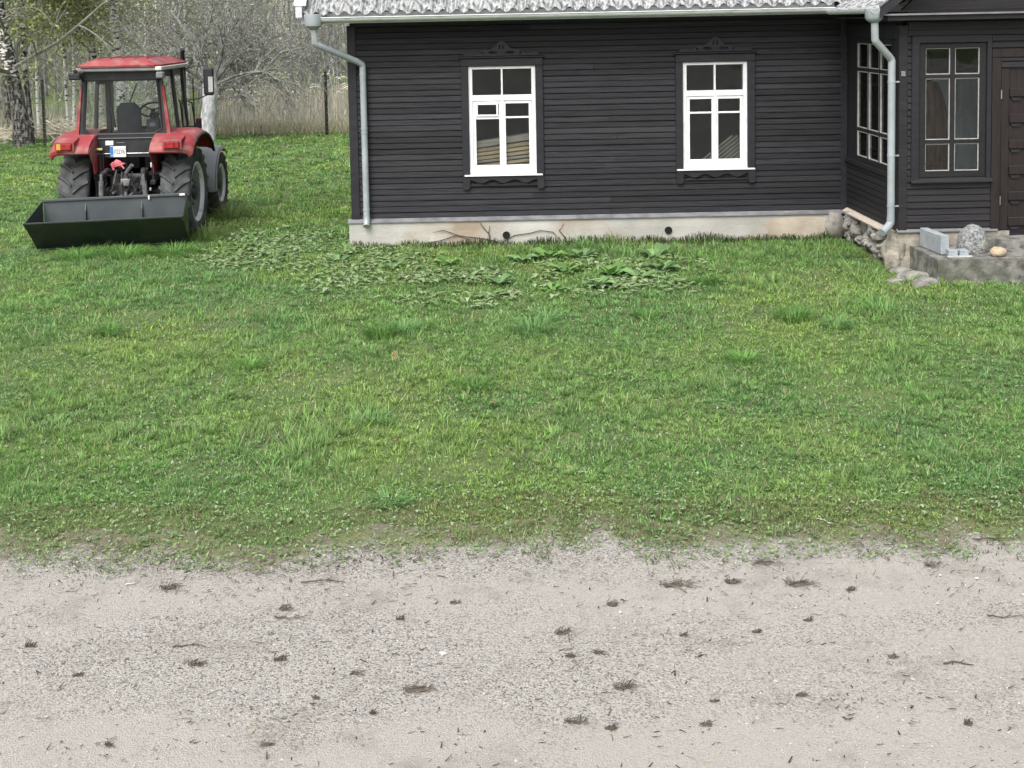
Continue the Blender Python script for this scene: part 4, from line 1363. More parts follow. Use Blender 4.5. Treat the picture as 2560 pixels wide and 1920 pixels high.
# cab frame: pillars, beams, panels
def bar(m, p, q, w, d):
    """rectangular bar from p to q, w across x, d along y"""
    p, q = Vector(p), Vector(q)
    vs = []
    for c in (p, q):
        for sx, sy in ((-1, -1), (1, -1), (1, 1), (-1, 1)):
            vs.append((c.x + sx * w / 2, c.y + sy * d / 2, c.z))
    m.add(vs, [(0, 3, 2, 1), (4, 5, 6, 7), (0, 1, 5, 4), (1, 2, 6, 5), (2, 3, 7, 6), (3, 0, 4, 7)])
CXO = -0.05
def cx_(x): return CXO + x
m = MB()
for s in (-1, 1):
    bar(m, (cx_(s * 0.685), -0.36, 1.74), (cx_(s * 0.615), -0.30, 2.80), 0.07, 0.08)      # rear pillars
    bar(m, (cx_(s * 0.72), 0.45, 1.50), (cx_(s * 0.635), 0.42, 2.80), 0.05, 0.08)         # middle pillars
    bar(m, (cx_(s * 0.70), 1.26, 1.15), (cx_(s * 0.625), 1.18, 2.80), 0.06, 0.10)         # front pillars
    m.add([(cx_(s * 0.60), -0.34, 2.70), (cx_(s * 0.64), -0.34, 2.70), (cx_(s * 0.64), 1.22, 2.70), (cx_(s * 0.60), 1.22, 2.70),
           (cx_(s * 0.58), -0.34, 2.82), (cx_(s * 0.63), -0.34, 2.82), (cx_(s * 0.63), 1.22, 2.82), (cx_(s * 0.58), 1.22, 2.82)],
          [(0, 3, 2, 1), (4, 5, 6, 7), (0, 1, 5, 4), (1, 2, 6, 5), (2, 3, 7, 6), (3, 0, 4, 7)])
m.bev(cx_(-0.60), cx_(0.60), -0.39, -0.29, 2.675, 2.82, 0.01)      # rear header
m.bev(cx_(-0.60), cx_(0.60), 1.13, 1.22, 2.66, 2.82, 0.01)         # front header
cabf = tp(m, 'cab_frame', 'black')
# rear panel below the window, chamfered to follow the glass
m = MB(); m.prism([(cx_(-0.66), 1.855), (cx_(-0.52), 1.765), (cx_(0.52), 1.765), (cx_(0.66), 1.855), (cx_(0.72), 1.80), (cx_(0.60), 1.70), (cx_(0.53), 1.40), (cx_(-0.53), 1.40), (cx_(-0.60), 1.70), (cx_(-0.72), 1.80)], 'y', -0.40, -0.33)
rp = tp(m, 'rear_panel', 'black')
m = MB(); m.tube([(cx_(-0.70), -0.405, 1.80), (cx_(-0.54), -0.408, 1.71), (cx_(0.54), -0.408, 1.71), (cx_(0.70), -0.405, 1.80)], 0.013, 6); m.build('panel_seam', 'black', rp, True)
m = MB(); m.tube([(cx_(-0.50), -0.41, 1.46), (cx_(0.50), -0.41, 1.46)], 0.012, 6); m.build('grab_rail', 'steel', rp, True)
# rear window and its rubber frame
gpoly = [(cx_(-0.585), 2.675), (cx_(0.585), 2.675), (cx_(0.645), 1.865), (cx_(0.51), 1.775), (cx_(-0.51), 1.775), (cx_(-0.645), 1.865)]
m = MB(); m.prism(gpoly, 'y', -0.368, -0.362); tp(m, 'rear_window', 'cabglass')
m = MB(); m.tube([(p[0], -0.375, p[1]) for p in gpoly + [gpoly[0], gpoly[1]]], 0.026, 6); tp(m, 'rear_window_seal', 'ink', smooth=True)
# red strips outside the rear pillars
for s in (-1, 1):
    m = MB()
    xb0, xb1, xt0, xt1 = 0.725, 0.785, 0.655, 0.69
    m.add([(cx_(s * xb0), -0.42, 1.76), (cx_(s * xb1), -0.40, 1.76), (cx_(s * xt1), -0.36, 2.56), (cx_(s * xt0), -0.38, 2.56),
           (cx_(s * xb0), -0.36, 1.76), (cx_(s * xb1), -0.34, 1.76), (cx_(s * xt1), -0.30, 2.56), (cx_(s * xt0), -0.32, 2.56)],
          [(0, 1, 2, 3), (4, 7, 6, 5), (0, 4, 5, 1), (1, 5, 6, 2), (2, 6, 7, 3), (3, 7, 4, 0)])
    tp(m, 'pillar_strip', 'red')
# side and front glass
for s in (-1, 1):
    m = MB(); m.add([(cx_(s * 0.695), -0.30, 1.80), (cx_(s * 0.715), 0.42, 1.75), (cx_(s * 0.632), 0.40, 2.70), (cx_(s * 0.615), -0.28, 2.70)], [(0, 1, 2, 3)]); tp(m, 'quarter_window', 'cabglass')
    m = MB(); m.add([(cx_(s * 0.715), 0.48, 1.55), (cx_(s * 0.70), 1.21, 1.55), (cx_(s * 0.63), 1.14, 2.70), (cx_(s * 0.635), 0.46, 2.70)], [(0, 1, 2, 3)]); tp(m, 'door_window', 'cabglass')
    m = MB(); m.prism([(-0.33, 1.55), (0.42, 1.50), (0.42, 1.0), (1.25, 1.0), (1.25, 1.58), (0.48, 1.58), (0.42, 1.76), (-0.33, 1.80)], 'x', cx_(s * 0.70) - 0.015, cx_(s * 0.70) + 0.015); tp(m, 'side_panel', 'black')
    m = MB(); m.tube([(cx_(s * 0.735), 0.55, 1.75), (cx_(s * 0.76), 0.56, 1.78), (cx_(s * 0.725), 0.56, 2.25), (cx_(s * 0.70), 0.55, 2.28)], 0.012, 6); tp(m, 'door_handle_bar', 'black', smooth=True)
m = MB(); m.add([(cx_(-0.66), 1.24, 1.72), (cx_(0.66), 1.24, 1.72), (cx_(0.60), 1.17, 2.67), (cx_(-0.60), 1.17, 2.67)], [(0, 1, 2, 3)]); tp(m, 'windscreen', 'cabglass')
m = MB(); m.bev(cx_(-0.68), cx_(0.68), 1.16, 1.26, 1.0, 1.72, 0.02); tp(m, 'dash_panel', 'black')
m = MB(); m.box(cx_(-0.66), cx_(0.66), -0.32, 1.16, 1.08, 1.12); tp(m, 'cab_floor', 'black')
m = MB(); m.bev(cx_(-0.45), cx_(-0.36), 0.20, 0.28, 1.12, 2.70, 0.01); m.bev(cx_(-0.60), cx_(-0.36), 0.205, 0.275, 2.58, 2.66, 0.01); tp(m, 'inner_post', 'black')
m = MB(); m.tube([(cx_(-0.46), 1.10, 1.8), (cx_(-0.16), 1.12, 2.55)], 0.012, 5); tp(m, 'wiper_arm', 'ink')

# roof
m = MB()
yb0, yb1 = -0.55, 1.36
lv = [(2.885, 0.685, yb0, yb1), (2.915, 0.69, yb0 - 0.005, yb1 + 0.005), (2.985, 0.52, yb0 + 0.08, yb1 - 0.12), (3.025, 0.45, yb0 + 0.28, yb1 - 0.25)]
rows = []
for (zz, hx, ya, yb) in lv:
    ring = []
    ch = 0.09
    for (x, y) in ((-hx + ch, ya), (hx - ch, ya), (hx, ya + ch), (hx, yb - ch), (hx - ch, yb), (-hx + ch, yb), (-hx, yb - ch), (-hx, ya + ch), (-hx + ch, ya)):
        ring.append((cx_(x), y, zz))
    rows.append(ring)
m.sheet(rows)
n0 = len(m.v); m.f.append(tuple(range(n0 - 9, n0 - 1)))
m.f.append(tuple(range(0, 8))[::-1])
roof = tp(m, 'cab_roof', 'red', smooth=False)
m = MB(); m.bev(cx_(-0.70), cx_(0.70), -0.53, 1.35, 2.815, 2.882, 0.015); m.build('roof_trim', 'trimgrey', roof)
m = MB(); m.bev(cx_(0.60), cx_(0.715), -0.545, 1.30, 2.82, 2.886, 0.012); m.build('roof_trim_edge', 'trimpale', roof)
m = MB()
for k in range(5): m.box(cx_(-0.40 + k * 0.2), cx_(-0.38 + k * 0.2), -0.3, 1.0, 3.0255, 3.034)
m.build('roof_ribs', 'red', roof)
# work lamps at the rear corners
for s, mt in ((-1, 'ink'), (1, 'trimgrey')):
    m = MB(); m.bev(cx_(s * 0.67) - 0.085 * (s < 0) - 0.055, cx_(s * 0.67) + 0.07 - 0.02 * (s < 0), -0.56, -0.43, 2.69, 2.80, 0.02)
    wl = tp(m, 'work_lamp', mt)
    m = MB(); m.tube([(cx_(s * 0.64), -0.45, 2.72), (cx_(s * 0.62), -0.34, 2.66)], 0.015, 6); m.build('lamp_bracket', 'ink', wl)
m = MB(); m.lathe([(2.80, 0.035), (2.85, 0.04), (2.86, 0.0)], 10, 'z', (cx_(-0.70), -0.52, 0)); tp(m, 'antenna_base', 'ink', smooth=True)

# seat, controls
m = MB()
rows = []
sx0, sx1 = -0.30, 0.12
for i in range(9):
    t = i / 8
    zz = 1.55 + 0.72 * t
    inset = 0.0 if t < 0.8 else 0.16 * ((t - 0.8) / 0.2) ** 2
    row = []
    for (u, v) in ((0, 0), (0.12, -1), (0.5, -1.3), (0.88, -1), (1, 0), (0.88, 1), (0.5, 1.1), (0.12, 1), (0, 0)):
        w = (sx1 - sx0) - inset
        row.append((sx0 + inset / 2 + u * w, 0.18 + 0.05 * v - 0.08 * t, zz - (0.03 if (u in (0, 1) and t == 1) else 0)))
    rows.append(row)
m.sheet(rows); nn = len(m.v); m.f.append(tuple(range(nn - 9, nn - 1)))
seat = tp(m, 'seat', 'seat', smooth=True)
m = MB(); m.bev(sx0 - 0.02, sx1 + 0.02, 0.22, 0.70, 1.42, 1.56, 0.04); m.build('seat_cushion', 'seat', seat)
m = MB(); m.bev(-0.20, 0.02, 0.30, 0.62, 1.12, 1.42, 0.02); m.build('seat_base', 'black', seat)
m = MB(); m.add([(-0.42, 0.22, 1.86), (-0.36, 0.22, 1.84), (-0.40, 0.20, 2.19), (-0.46, 0.20, 2.20), (-0.42, 0.30, 1.86), (-0.36, 0.30, 1.84), (-0.40, 0.28, 2.19), (-0.46, 0.28, 2.20)], [(0, 1, 2, 3), (4, 7, 6, 5), (0, 4, 5, 1), (1, 5, 6, 2), (2, 6, 7, 3), (3, 7, 4, 0)]); m.build('armrest', 'seat', seat)
m = MB()
c = Vector((0.12, 0.86, 2.10)); ax = Vector((0, -0.5, 0.87)).normalized(); u = Vector((1, 0, 0)); w_ = ax.cross(u)
m.tube([c + (u * math.cos(a) + w_ * math.sin(a)) * 0.215 for a in np.linspace(0, 2 * math.pi, 29)], 0.017, 7)
for a in (0.6, 2.6, 4.7): m.tube([c - ax * 0.02, c + (u * math.cos(a) + w_ * math.sin(a)) * 0.21], 0.012, 6)
m.tube([c, c - ax * 0.45 + Vector((0, 0.1, -0.1))], 0.03, 8)
tp(m, 'steering_wheel', 'ink', smooth=True)
m = MB(); m.bev(0.20, 0.42, 0.10, 0.60, 1.50, 1.98, 0.02); m.bev(0.20, 0.30, 0.3, 0.6, 1.98, 2.08, 0.02); tp(m, 'side_console', 'seat')
m = MB(); m.bev(0.26, 0.36, 0.085, 0.098, 1.86, 1.92, 0.005); tp(m, 'console_switch_plate', 'trimgrey')
m = MB()
for x in (0.24, 0.30, 0.36): m.tube([(x, 0.3, 1.98), (x + 0.01, 0.26, 2.16)], 0.009, 5)
tp(m, 'control_levers', 'ink')

# bonnet and nose ahead of the cab
m = MB()
rows = []
for (y, w, zt) in ((1.27, 0.36, 1.78), (2.0, 0.35, 1.72), (2.7, 0.33, 1.62), (3.05, 0.30, 1.50), (3.12, 0.28, 1.20)):
    rows.append([(-w, y, 0.95), (-w, y, zt - 0.12), (-w + 0.1, y, zt), (w - 0.1, y, zt), (w, y, zt - 0.12), (w, y, 0.95)])
m.sheet(rows); tp(m, 'bonnet', 'red', smooth=False)
m = MB(); m.bev(-0.30, 0.30, -0.1, 3.0, 0.55, 0.95, 0.03); tp(m, 'engine_block', 'iron')
m = MB(); m.tube([(-0.62, 2.46, 0.6), (0.62, 2.46, 0.6)], 0.09, 10); m.bev(-0.16, 0.16, 2.28, 2.64, 0.45, 0.78, 0.04); tp(m, 'front_axle', 'iron', smooth=True)
m = MB(); m.tube([(0.50, 1.55, 1.4), (0.52, 1.50, 1.9), (0.52, 1.50, 2.85), (0.53, 1.46, 3.02), (0.56, 1.36, 3.13)], [0.05, 0.05, 0.045, 0.04, 0.035], 10); tp(m, 'exhaust_pipe', 'ink', smooth=True)
# front fenders
for s in (-1, 1):
    m = MB()
    rows = []
    for k in range(15):
        a = R(188 - k * 9.5)   # from the rear low edge over the top
        rr = 0.695
        y, zz = 2.46 + rr * math.cos(a), 0.60 + rr * math.sin(a)
        row = []
        for (u, dr) in ((0.56, -0.03), (0.60, 0.0), (0.75, 0.012), (0.90, 0.0), (0.96, -0.02), (0.975, -0.06)):
            q = (rr + dr) / rr
            row.append((s * u, 2.46 + rr * q * math.cos(a), 0.60 + rr * q * math.sin(a)))
        rows.append(row)
    m.sheet(rows); m.sheet([[(p[0], 2.46 + (p[1] - 2.46) * 0.975, 0.6 + (p[2] - 0.6) * 0.975) for p in r_] for r_ in rows[::-1]])
    ff = tp(m, 'front_fender', 'greyplastic', smooth=True)
    q = MB(); q.tube([r_[-1] for r_ in rows], 0.014, 6); q.build('fender_edge', 'trimgrey', ff, True)
    q = MB(); q.tube([(s * 0.55, 2.46, 0.62), (s * 0.56, 2.46, 1.27)], 0.02, 6); q.build('fender_stay', 'iron', ff)
# right mirror on its arms, side marker lamp, step rail
m = MB(); m.bev(0.965, 1.15, 1.10, 1.16, 2.31, 2.80, 0.03)
mir = tp(m, 'mirror', 'ink')
q = MB(); q.add([(1.055, 1.095, 2.37), (1.135, 1.095, 2.37), (1.135, 1.095, 2.64), (1.055, 1.095, 2.64)], [(0, 1, 2, 3)]); q.build('mirror_glass', 'mirror', mir)
q = MB(); q.tube([(0.56, 1.22, 2.76), (0.80, 1.20, 2.83), (1.02, 1.16, 2.84), (1.06, 1.15, 2.78)], 0.012, 6); q.tube([(0.58, 1.22, 2.22), (0.85, 1.2, 2.25), (1.05, 1.15, 2.33)], 0.012, 6); q.build('mirror_arm', 'ink', mir, True)
m = MB(); m.tube([(0.64, 1.28, 2.20), (0.70, 1.32, 2.18), (0.76, 1.34, 1.60)], 0.014, 6); m.tube([(0.64, 1.3, 1.75), (0.80, 1.33, 1.75)], 0.014, 6); tp(m, 'grab_handle', 'ink', smooth=True)
m = MB(); m.tube([(0.74, 1.3, 1.45), (0.74, 1.3, 2.6)], 0.012, 6); m.bev(0.77, 0.86, 1.26, 1.36, 1.70, 1.90, 0.015)
ml = tp(m, 'marker_lamp', 'ink'); q = MB(); q.bev(0.775, 0.855, 1.25, 1.262, 1.86, 1.895, 0.004); q.build('lamp_lens', 'redlens', ml)

# rear end: housing, lift arms, links, hoses, drawbar
m = MB(); m.bev(-0.30, 0.30, -0.42, 0.6, 0.50, 1.12, 0.04); m.bev(-0.22, 0.22, -0.52, -0.42, 0.55, 0.98, 0.03); tp(m, 'rear_housing', 'iron')
m = MB(); m.tube([(-0.60, 0, 0.75), (0.60, 0, 0.75)], 0.13, 12); tp(m, 'rear_axle', 'iron', smooth=True)
for s in (-1, 1):
    m = MB(); m.tube([(s * 0.24, -0.25, 1.12), (s * 0.30, -0.55, 1.20), (s * 0.34, -0.72, 1.14)], [0.05, 0.045, 0.035], 8); tp(m, 'lift_arm', 'iron', smooth=True)
    m = MB(); m.tube([(s * 0.34, -0.72, 1.16), (s * 0.37, -0.70, 0.62)], 0.026, 8); m.tube([(s * 0.347, -0.715, 1.04), (s * 0.36, -0.706, 0.80)], 0.042, 8); tp(m, 'lift_rod', 'steel', smooth=True)
    m = MB(); m.tube([(s * 0.26, -0.2, 0.55), (s * 0.40, -0.80, 0.60)], 0.04, 8); m.lathe([(s * 0.40 - 0.03, 0.05), (s * 0.40 + 0.03, 0.05)], 12, 'x', (0, -0.82, 0.60)); tp(m, 'lower_link', 'iron', smooth=True)
    m = MB(); m.tube([(s * 0.43, -0.44, 1.38), (s * 0.43, -0.44, 1.02)], 0.026, 8); m.bev(s * 0.43 - 0.045, s * 0.43 + 0.045, -0.50, -0.38, 0.94, 1.02, 0.01); tp(m, 'support_strut', 'black')
m = MB(); m.tube([(0.02, -0.50, 1.02), (0.03, -0.62, 1.16), (0.16, -0.70, 1.30)], 0.032, 8); m.bev(-0.07, 0.11, -0.60, -0.50, 0.94, 1.06, 0.01); tp(m, 'top_link', 'steel', smooth=True)
m = MB(); m.bev(-0.16, 0.16, -0.78, -0.40, 0.42, 0.50, 0.01); m.tube([(-0.20, -0.72, 0.60), (0.24, -0.72, 0.60)], 0.02, 6); m.tube([(-0.20, -0.72, 0.54), (0.24, -0.72, 0.54)], 0.02, 6); m.tube([(0.03, -0.76, 0.50), (0.05, -0.73, 0.86)], 0.022, 6); tp(m, 'drawbar_frame', 'steel')
hr = random.Random(3)
for k in range(9):
    x0 = -0.34 + k * 0.085
    m = MB(); m.tube([(x0, -0.44, 1.0 + hr.uniform(-0.1, 0.25)), (x0 + hr.uniform(-0.1, 0.1), -0.62, 0.95 + hr.uniform(-0.1, 0.1)), (x0 + hr.uniform(-0.12, 0.12), -0.60, 0.72 + hr.uniform(-0.1, 0.1))], hr.choice((0.012, 0.016, 0.02)), 6)
    tp(m, 'hydraulic_hose', hr.choice(('ink', 'iron', 'iron')), smooth=True)
for k, (x, zz) in enumerate(((-0.28, 0.90), (-0.18, 0.84), (0.02, 0.86), (0.10, 0.80), (0.18, 0.88), (-0.06, 0.78), (0.30, 0.92))):
    m = MB(); m.lathe([(-0.66, 0.0), (-0.66, 0.02), (-0.60, 0.024), (-0.52, 0.03)], 8, 'y', (x, 0, zz)); tp(m, 'coupling', 'steel' if k % 2 else 'iron', smooth=True)
m = MB(); m.rock((-0.16, -0.47, 1.30), (0.12, 0.03, 0.05), 5, 2, 0.5); m.tube([(-0.24, -0.48, 1.30), (-0.20, -0.49, 1.20)], 0.018, 6); m.tube([(-0.10, -0.48, 1.30), (-0.03, -0.50, 1.22)], 0.012, 6); tp(m, 'red_hose_cap', 'pink', smooth=True)
m = MB(); m.tube([(-0.43, -0.455, 1.52), (-0.43, -0.455, 1.20)], 0.018, 6); m.tube([(-0.38, -0.455, 1.50), (-0.38, -0.455, 1.22)], 0.012, 6); tp(m, 'valve_rod', 'ink')
m = MB(); m.bev(-0.475, -0.385, -0.475, -0.435, 1.525, 1.56, 0.006); tp(m, 'yellow_cap', 'yellow')
m = MB(); m.bev(0.39, 0.45, -0.46, -0.42, 1.22, 1.31, 0.01); tp(m, 'pale_reservoir', 'trimpale')
m = MB(); m.bev(0.40, 0.43, -0.62, -0.58, 0.86, 0.91, 0.006); tp(m, 'white_tag', 'label_white')
m = MB(); m.bev(-0.345, -0.215, -0.412, -0.404, 1.60, 1.675, 0.002); tp(m, 'square_sticker', 'label_white')
m = MB(); m.bev(-0.16, -0.03, -0.410, -0.4035, 1.635, 1.645, 0.001); tp(m, 'strip_sticker', 'trimgrey')

def text_mesh(body, size, mat, parent, loc, rot, name='lettering', sx=1.0):
    cu = bpy.data.curves.new(name, 'FONT')
    cu.body = body
    cu.size = size
    cu.align_x, cu.align_y = 'CENTER', 'CENTER'
    cu.extrude = 0.001
    tmp = bpy.data.objects.new(name, cu)
    COL.objects.link(tmp)
    bpy.context.view_layer.update()
    me = bpy.data.meshes.new_from_object(tmp.evaluated_get(bpy.context.evaluated_depsgraph_get()))
    bpy.data.objects.remove(tmp)
    me.materials.clear(); me.materials.append(M[mat])
    o = bpy.data.objects.new(name, me)
    COL.objects.link(o)
    o.parent = parent
    o.location, o.rotation_euler, o.scale = loc, rot, (sx, 1, 1)
    return o
m = MB(); m.bev(-0.265, -0.005, -0.440, -0.428, 1.405, 1.585, 0.003)
pl = tp(m, 'number_plate', 'label_white'); 
m = MB(); m.box(-0.262, -0.212, -0.4425, -0.4405, 1.409, 1.581); m.build('blue_band', 'eublue', pl)
text_mesh('F227R', 0.085, 'ink', pl, (-0.108, -0.4415, 1.485), (R(90), 0, 0), 'plate_lettering', 0.82)
text_mesh('LV', 0.035, 'label_white', pl, (-0.237, -0.4435, 1.430), (R(90), 0, 0), 'plate_lettering', 0.9)
m = MB(); m.box(-0.20, -0.012, -0.4415, -0.4405, 1.535, 1.541); m.build('plate_line', 'ink', pl)

# ------------------------------------------------------------------ transport box behind the tractor
BX = empty('transport_box', (-5.87, 19.35, -0.01), 'dark green steel transport box lying open behind the red tractor', 'box', None, (0, R(-1.3), R(2)))
hw = 1.15
prof = [(0.47, 0.79), (0.45, 0.12), (0.36, 0.05), (0.21, 0.06), (-0.29, 0.53)]   # back top, back foot, floor, front foot, front lip
def plate_strip(p, q, t, x0, x1, name, mat):
    d = Vector((q[0] - p[0], q[1] - p[1])); n = Vector((-d.y, d.x)).normalized() * t
    m = MB(); m.prism([(p[0], p[1]), (q[0], q[1]), (q[0] + n.x, q[1] + n.y), (p[0] + n.x, p[1] + n.y)], 'x', x0, x1)
    return m.build(name, mat, BX)
plate_strip(prof[0], prof[1], 0.006, -hw + 0.01, hw - 0.01, 'back_plate', 'box_inner')
plate_strip(prof[1], prof[2], 0.006, -hw + 0.01, hw - 0.01, 'floor_plate', 'box_inner')
plate_strip(prof[2], prof[3], 0.006, -hw + 0.01, hw - 0.01, 'floor_plate', 'box_inner')
plate_strip(prof[3], prof[4], -0.008, -hw - 0.06, hw + 0.06, 'front_plate', 'box_green')
for s in (-1, 1):
    m = MB()
    def sx(y): return s * (hw + 0.07 * max(0, (0.47 - y) / 0.75))
    v0 = [(sx(p[0]), p[0], p[1]) for p in prof]; v1 = [(sx(p[0]) + s * 0.012, p[0], p[1]) for p in prof]
    n = len(prof)
    m.add(v0 + v1, [tuple(range(n)), tuple(range(n, 2 * n))[::-1]] + [(i, (i + 1) % n, n + (i + 1) % n, n + i) for i in range(n)])
    m.build('side_plate', 'box_green', BX)
m = MB(); m.bev(-hw, hw, 0.44, 0.50, 0.775, 0.815, 0.006); m.build('top_rail', 'box_inner', BX)
m = MB(); m.bev(-hw - 0.075, hw + 0.075, -0.30, -0.272, 0.525, 0.555, 0.005); m.build('front_lip', 'box_green', BX)
for x in (-0.47, 0.43):
    m = MB(); m.prism([(0.465, 0.72), (0.450, 0.14), (0.34, 0.10), (0.42, 0.60)], 'x', x - 0.008, x + 0.008); m.build('gusset', 'box_green', BX)
m = MB(); m.bev(1.04, 1.13, 0.425, 0.439, 0.78, 0.812, 0.002); m.build('white_label', 'label_white', BX)
m = MB(); m.bev(0.54, 0.565, 0.425, 0.439, 0.74, 0.80, 0.002); m.build('white_label', 'label_white', BX)
for x in (-0.36, 0.36):
    m = MB(); m.prism([(0.475, 0.2), (0.475, 0.74), (0.62, 0.66), (0.62, 0.55)], 'x', x - 0.02, x + 0.02); m.build('hitch_lug', 'box_green', BX)
# ------------------------------------------------------------------ wire fence
FA, FB = Vector((-13.16, 37.35, 0)), Vector((-4.91, 39.55, 0))
fd = (FB - FA)
fence = empty('wire_fence', tuple(FA), 'tall wire mesh fence on black posts behind the tractor', 'fence')
for k in (-1, 0, 1, 2):
    p = fd * k
    m = MB(); m.tube([(p.x, p.y, -0.1), (p.x + 0.01 * k, p.y, 2.02)], 0.05, 8); m.tube([(p.x, p.y, 2.02), (p.x, p.y, 2.045)], [0.055, 0.03], 8); m.build('post', 'post', fence, True)
m = MB()
for zz in (0.12, 0.27, 0.42, 0.57, 0.72, 0.90, 1.10, 1.30, 1.52, 1.74, 1.95):
    a, b = fd * -1, fd * 2
    m.tube([(a.x, a.y - 0.06, zz), (b.x, b.y - 0.06, zz)], 0.0028, 3, False)
n = int(fd.length * 3 / 0.15)
for k in range(n):
    p = fd * (-1 + 3 * k / n)
    m.tube([(p.x, p.y - 0.062, 0.12), (p.x, p.y - 0.062, 1.95)], 0.0022, 3, False)
m.build('wire_mesh', 'wire', fence)

# ------------------------------------------------------------------ trees
def branch_pts(rng, p, d, L, n, wob, grav):
    pts = [p.copy()]
    d = d.normalized()
    for i in range(n):
        d = (d + Vector((rng.gauss(0, wob), rng.gauss(0, wob), rng.gauss(0, wob) + grav))).normalized()
        pts.append(pts[-1] + d * (L / n))
    return pts

def grow(rng, m, p, d, L, r, level, maxl, spec, tips):
    nseg = 4 if level < 2 else 3 if level < maxl else 2
    pts = branch_pts(rng, p, d, L, nseg, spec['wob'], spec['grav'][min(level, len(spec['grav']) - 1)])
    rad = [r * (1 - 0.65 * i / nseg) for i in range(nseg + 1)]
    m.tube(pts, rad, 5 if level < 2 else 3, False)
    tips.append((pts[-1], (pts[-1] - pts[-2]).normalized()))
    tips.append((pts[len(pts) // 2], d))
    if level >= maxl: return
    nb = spec['nb'][min(level, len(spec['nb']) - 1)]
    for k in range(nb):
        t = rng.uniform(0.25, 1.0)
        i = min(int(t * nseg), nseg - 1)
        q = pts[i].lerp(pts[i + 1], t * nseg - i)
        dd = (pts[i + 1] - pts[i]).normalized()
        ax = Vector((rng.gauss(0, 1), rng.gauss(0, 1), rng.gauss(0, 0.6))).normalized()
        nd = (dd + ax * spec['spread']).normalized()
        grow(rng, m, q, nd, L * spec['shrink'] * rng.uniform(0.7, 1.2), max(0.0035, rad[i] * 0.55), level + 1, maxl, spec, tips)

def leaf_quads(rng, centres, size, cols, droop=0.3):
    n = len(centres)
    c = np.asarray(centres)
    a = rng.normal(size=(n, 3)); a /= np.linalg.norm(a, axis=1)[:, None]
    b = rng.normal(size=(n, 3)); b -= a * (a * b).sum(1)[:, None]; b /= np.linalg.norm(b, axis=1)[:, None]
    s = size * rng.uniform(0.6, 1.4, (n, 1))
    v = np.stack([c - a * s, c + b * s * 0.55, c + a * s, c - b * s * 0.55], 1).reshape(-1, 3)
    base = np.asarray(cols)[rng.integers(0, len(cols), n)]
    base = base * rng.uniform(0.65, 1.25, (n, 1))
    return v, np.repeat(base, 4, 0)

GREENS = [(0.22, 0.28, 0.085), (0.28, 0.32, 0.11), (0.17, 0.22, 0.07), (0.32, 0.31, 0.13)]
GREYG = [(0.24, 0.27, 0.15), (0.29, 0.29, 0.21), (0.19, 0.23, 0.12)]

def birch(x, y, r, H, lean, mat, label, seed, leaves=2500, cols=GREENS, low=2.2, nbr=16, size=0.045):
    rng = random.Random(seed)
    nr = np.random.default_rng(seed)
    root = empty('birch_tree', (x, y, 0), label, 'tree', 'birches behind the lawn')
    m = MB()
    pts, rad = [], []
    n = 12
    for i in range(n + 1):
        t = i / n
        zz = H * t
        pts.append(Vector((lean * zz * (1 - 0.5 * t) + 0.5 * r * math.sin(t * 9 + seed), 0.3 * r * math.cos(t * 7 + seed), zz - 0.08)))
        fl = 1.0 + 0.45 * max(0, 1 - zz / 0.6) if i < 3 else 1.0
        rad.append(max(0.01, r * (1 - 0.85 * t) * fl))
    m.tube(pts, rad, 10 if r > 0.08 else 7)
    m.build('trunk', mat, root, True)
    tw = MB()
    tips = []
    spec = dict(wob=0.16, grav=[-0.02, -0.10, -0.18, -0.22], nb=[6, 4, 0], spread=0.85, shrink=0.55)
    for k in range(nbr):
        t = rng.uniform(low / H, 0.95)
        i = min(int(t * n), n - 1)
        p = pts[i].lerp(pts[i + 1], t * n - i)
        a = rng.uniform(0, 2 * math.pi)
        d = Vector((math.cos(a), math.sin(a), rng.uniform(0.25, 0.9)))
        grow(rng, tw, p, d, rng.uniform(0.22, 0.34) * H * (1.1 - 0.6 * t), rad[i] * 0.35, 0, 2, spec, tips)
    crown = tw.build('crown', 'twig', root)
    tips = np.array([tuple(p) for p, _ in tips])
    if leaves:
        idx = nr.integers(0, len(tips), leaves)
        c = tips[idx] + nr.normal(size=(leaves, 3)) * np.array([0.22, 0.22, 0.28])
        c[:, 2] -= nr.random(leaves) * 0.5
        c = c[c[:, 2] > low + 0.1]
        v, cc = leaf_quads(nr, c, size, cols)
        o = np_mesh('leaves', v, 4, 'weed', cc, crown)
        o['kind'] = 'stuff'
    return root

birch(-14.10, 37.9, 0.25, 12, -0.10, 'birch_dark', 'thick old birch with dark cracked foot at the left edge', 1, 20000, GREENS + GREYG, 1.9, 30, 0.05)
birch(-14.30, 39.3, 0.10, 10, -0.01, 'birch_dark', 'slim dark-footed birch close right of the thick old birch', 2, 9000, GREENS + GREYG, 2.4, 16)
birch(-14.62, 41.0, 0.055, 8, 0.01, 'birch_thin', 'thin pale birch directly behind the left black fence post', 3, 5000, GREENS, 2.7, 12)
birch(-14.05, 42.4, 0.065, 8, -0.055, 'birch_thin', 'thin white birch leaning left, left one of the close pair', 4, 5000, GREENS, 2.9, 12)
birch(-14.15, 43.2, 0.068, 9, 0.012, 'birch_thin', 'thin white upright birch, right one of the close pair', 5, 5000, GREENS, 2.9, 12)
birch(-13.15, 43.0, 0.12, 11, -0.10, 'birch', 'white birch rising behind the left half of the tractor roof', 6, 6000, GREENS, 2.6, 14)
birch(-12.30, 42.2, 0.17, 12, 0.0, 'birch', 'stout speckled birch rising behind the middle of the tractor roof', 7, 6000, GREYG, 2.6, 18)
birch(-11.85, 42.6, 0.055, 9, -0.19, 'birch_thin', 'thin birch leaning left across the stout speckled birch', 8, 1200, GREYG, 3.0, 9)
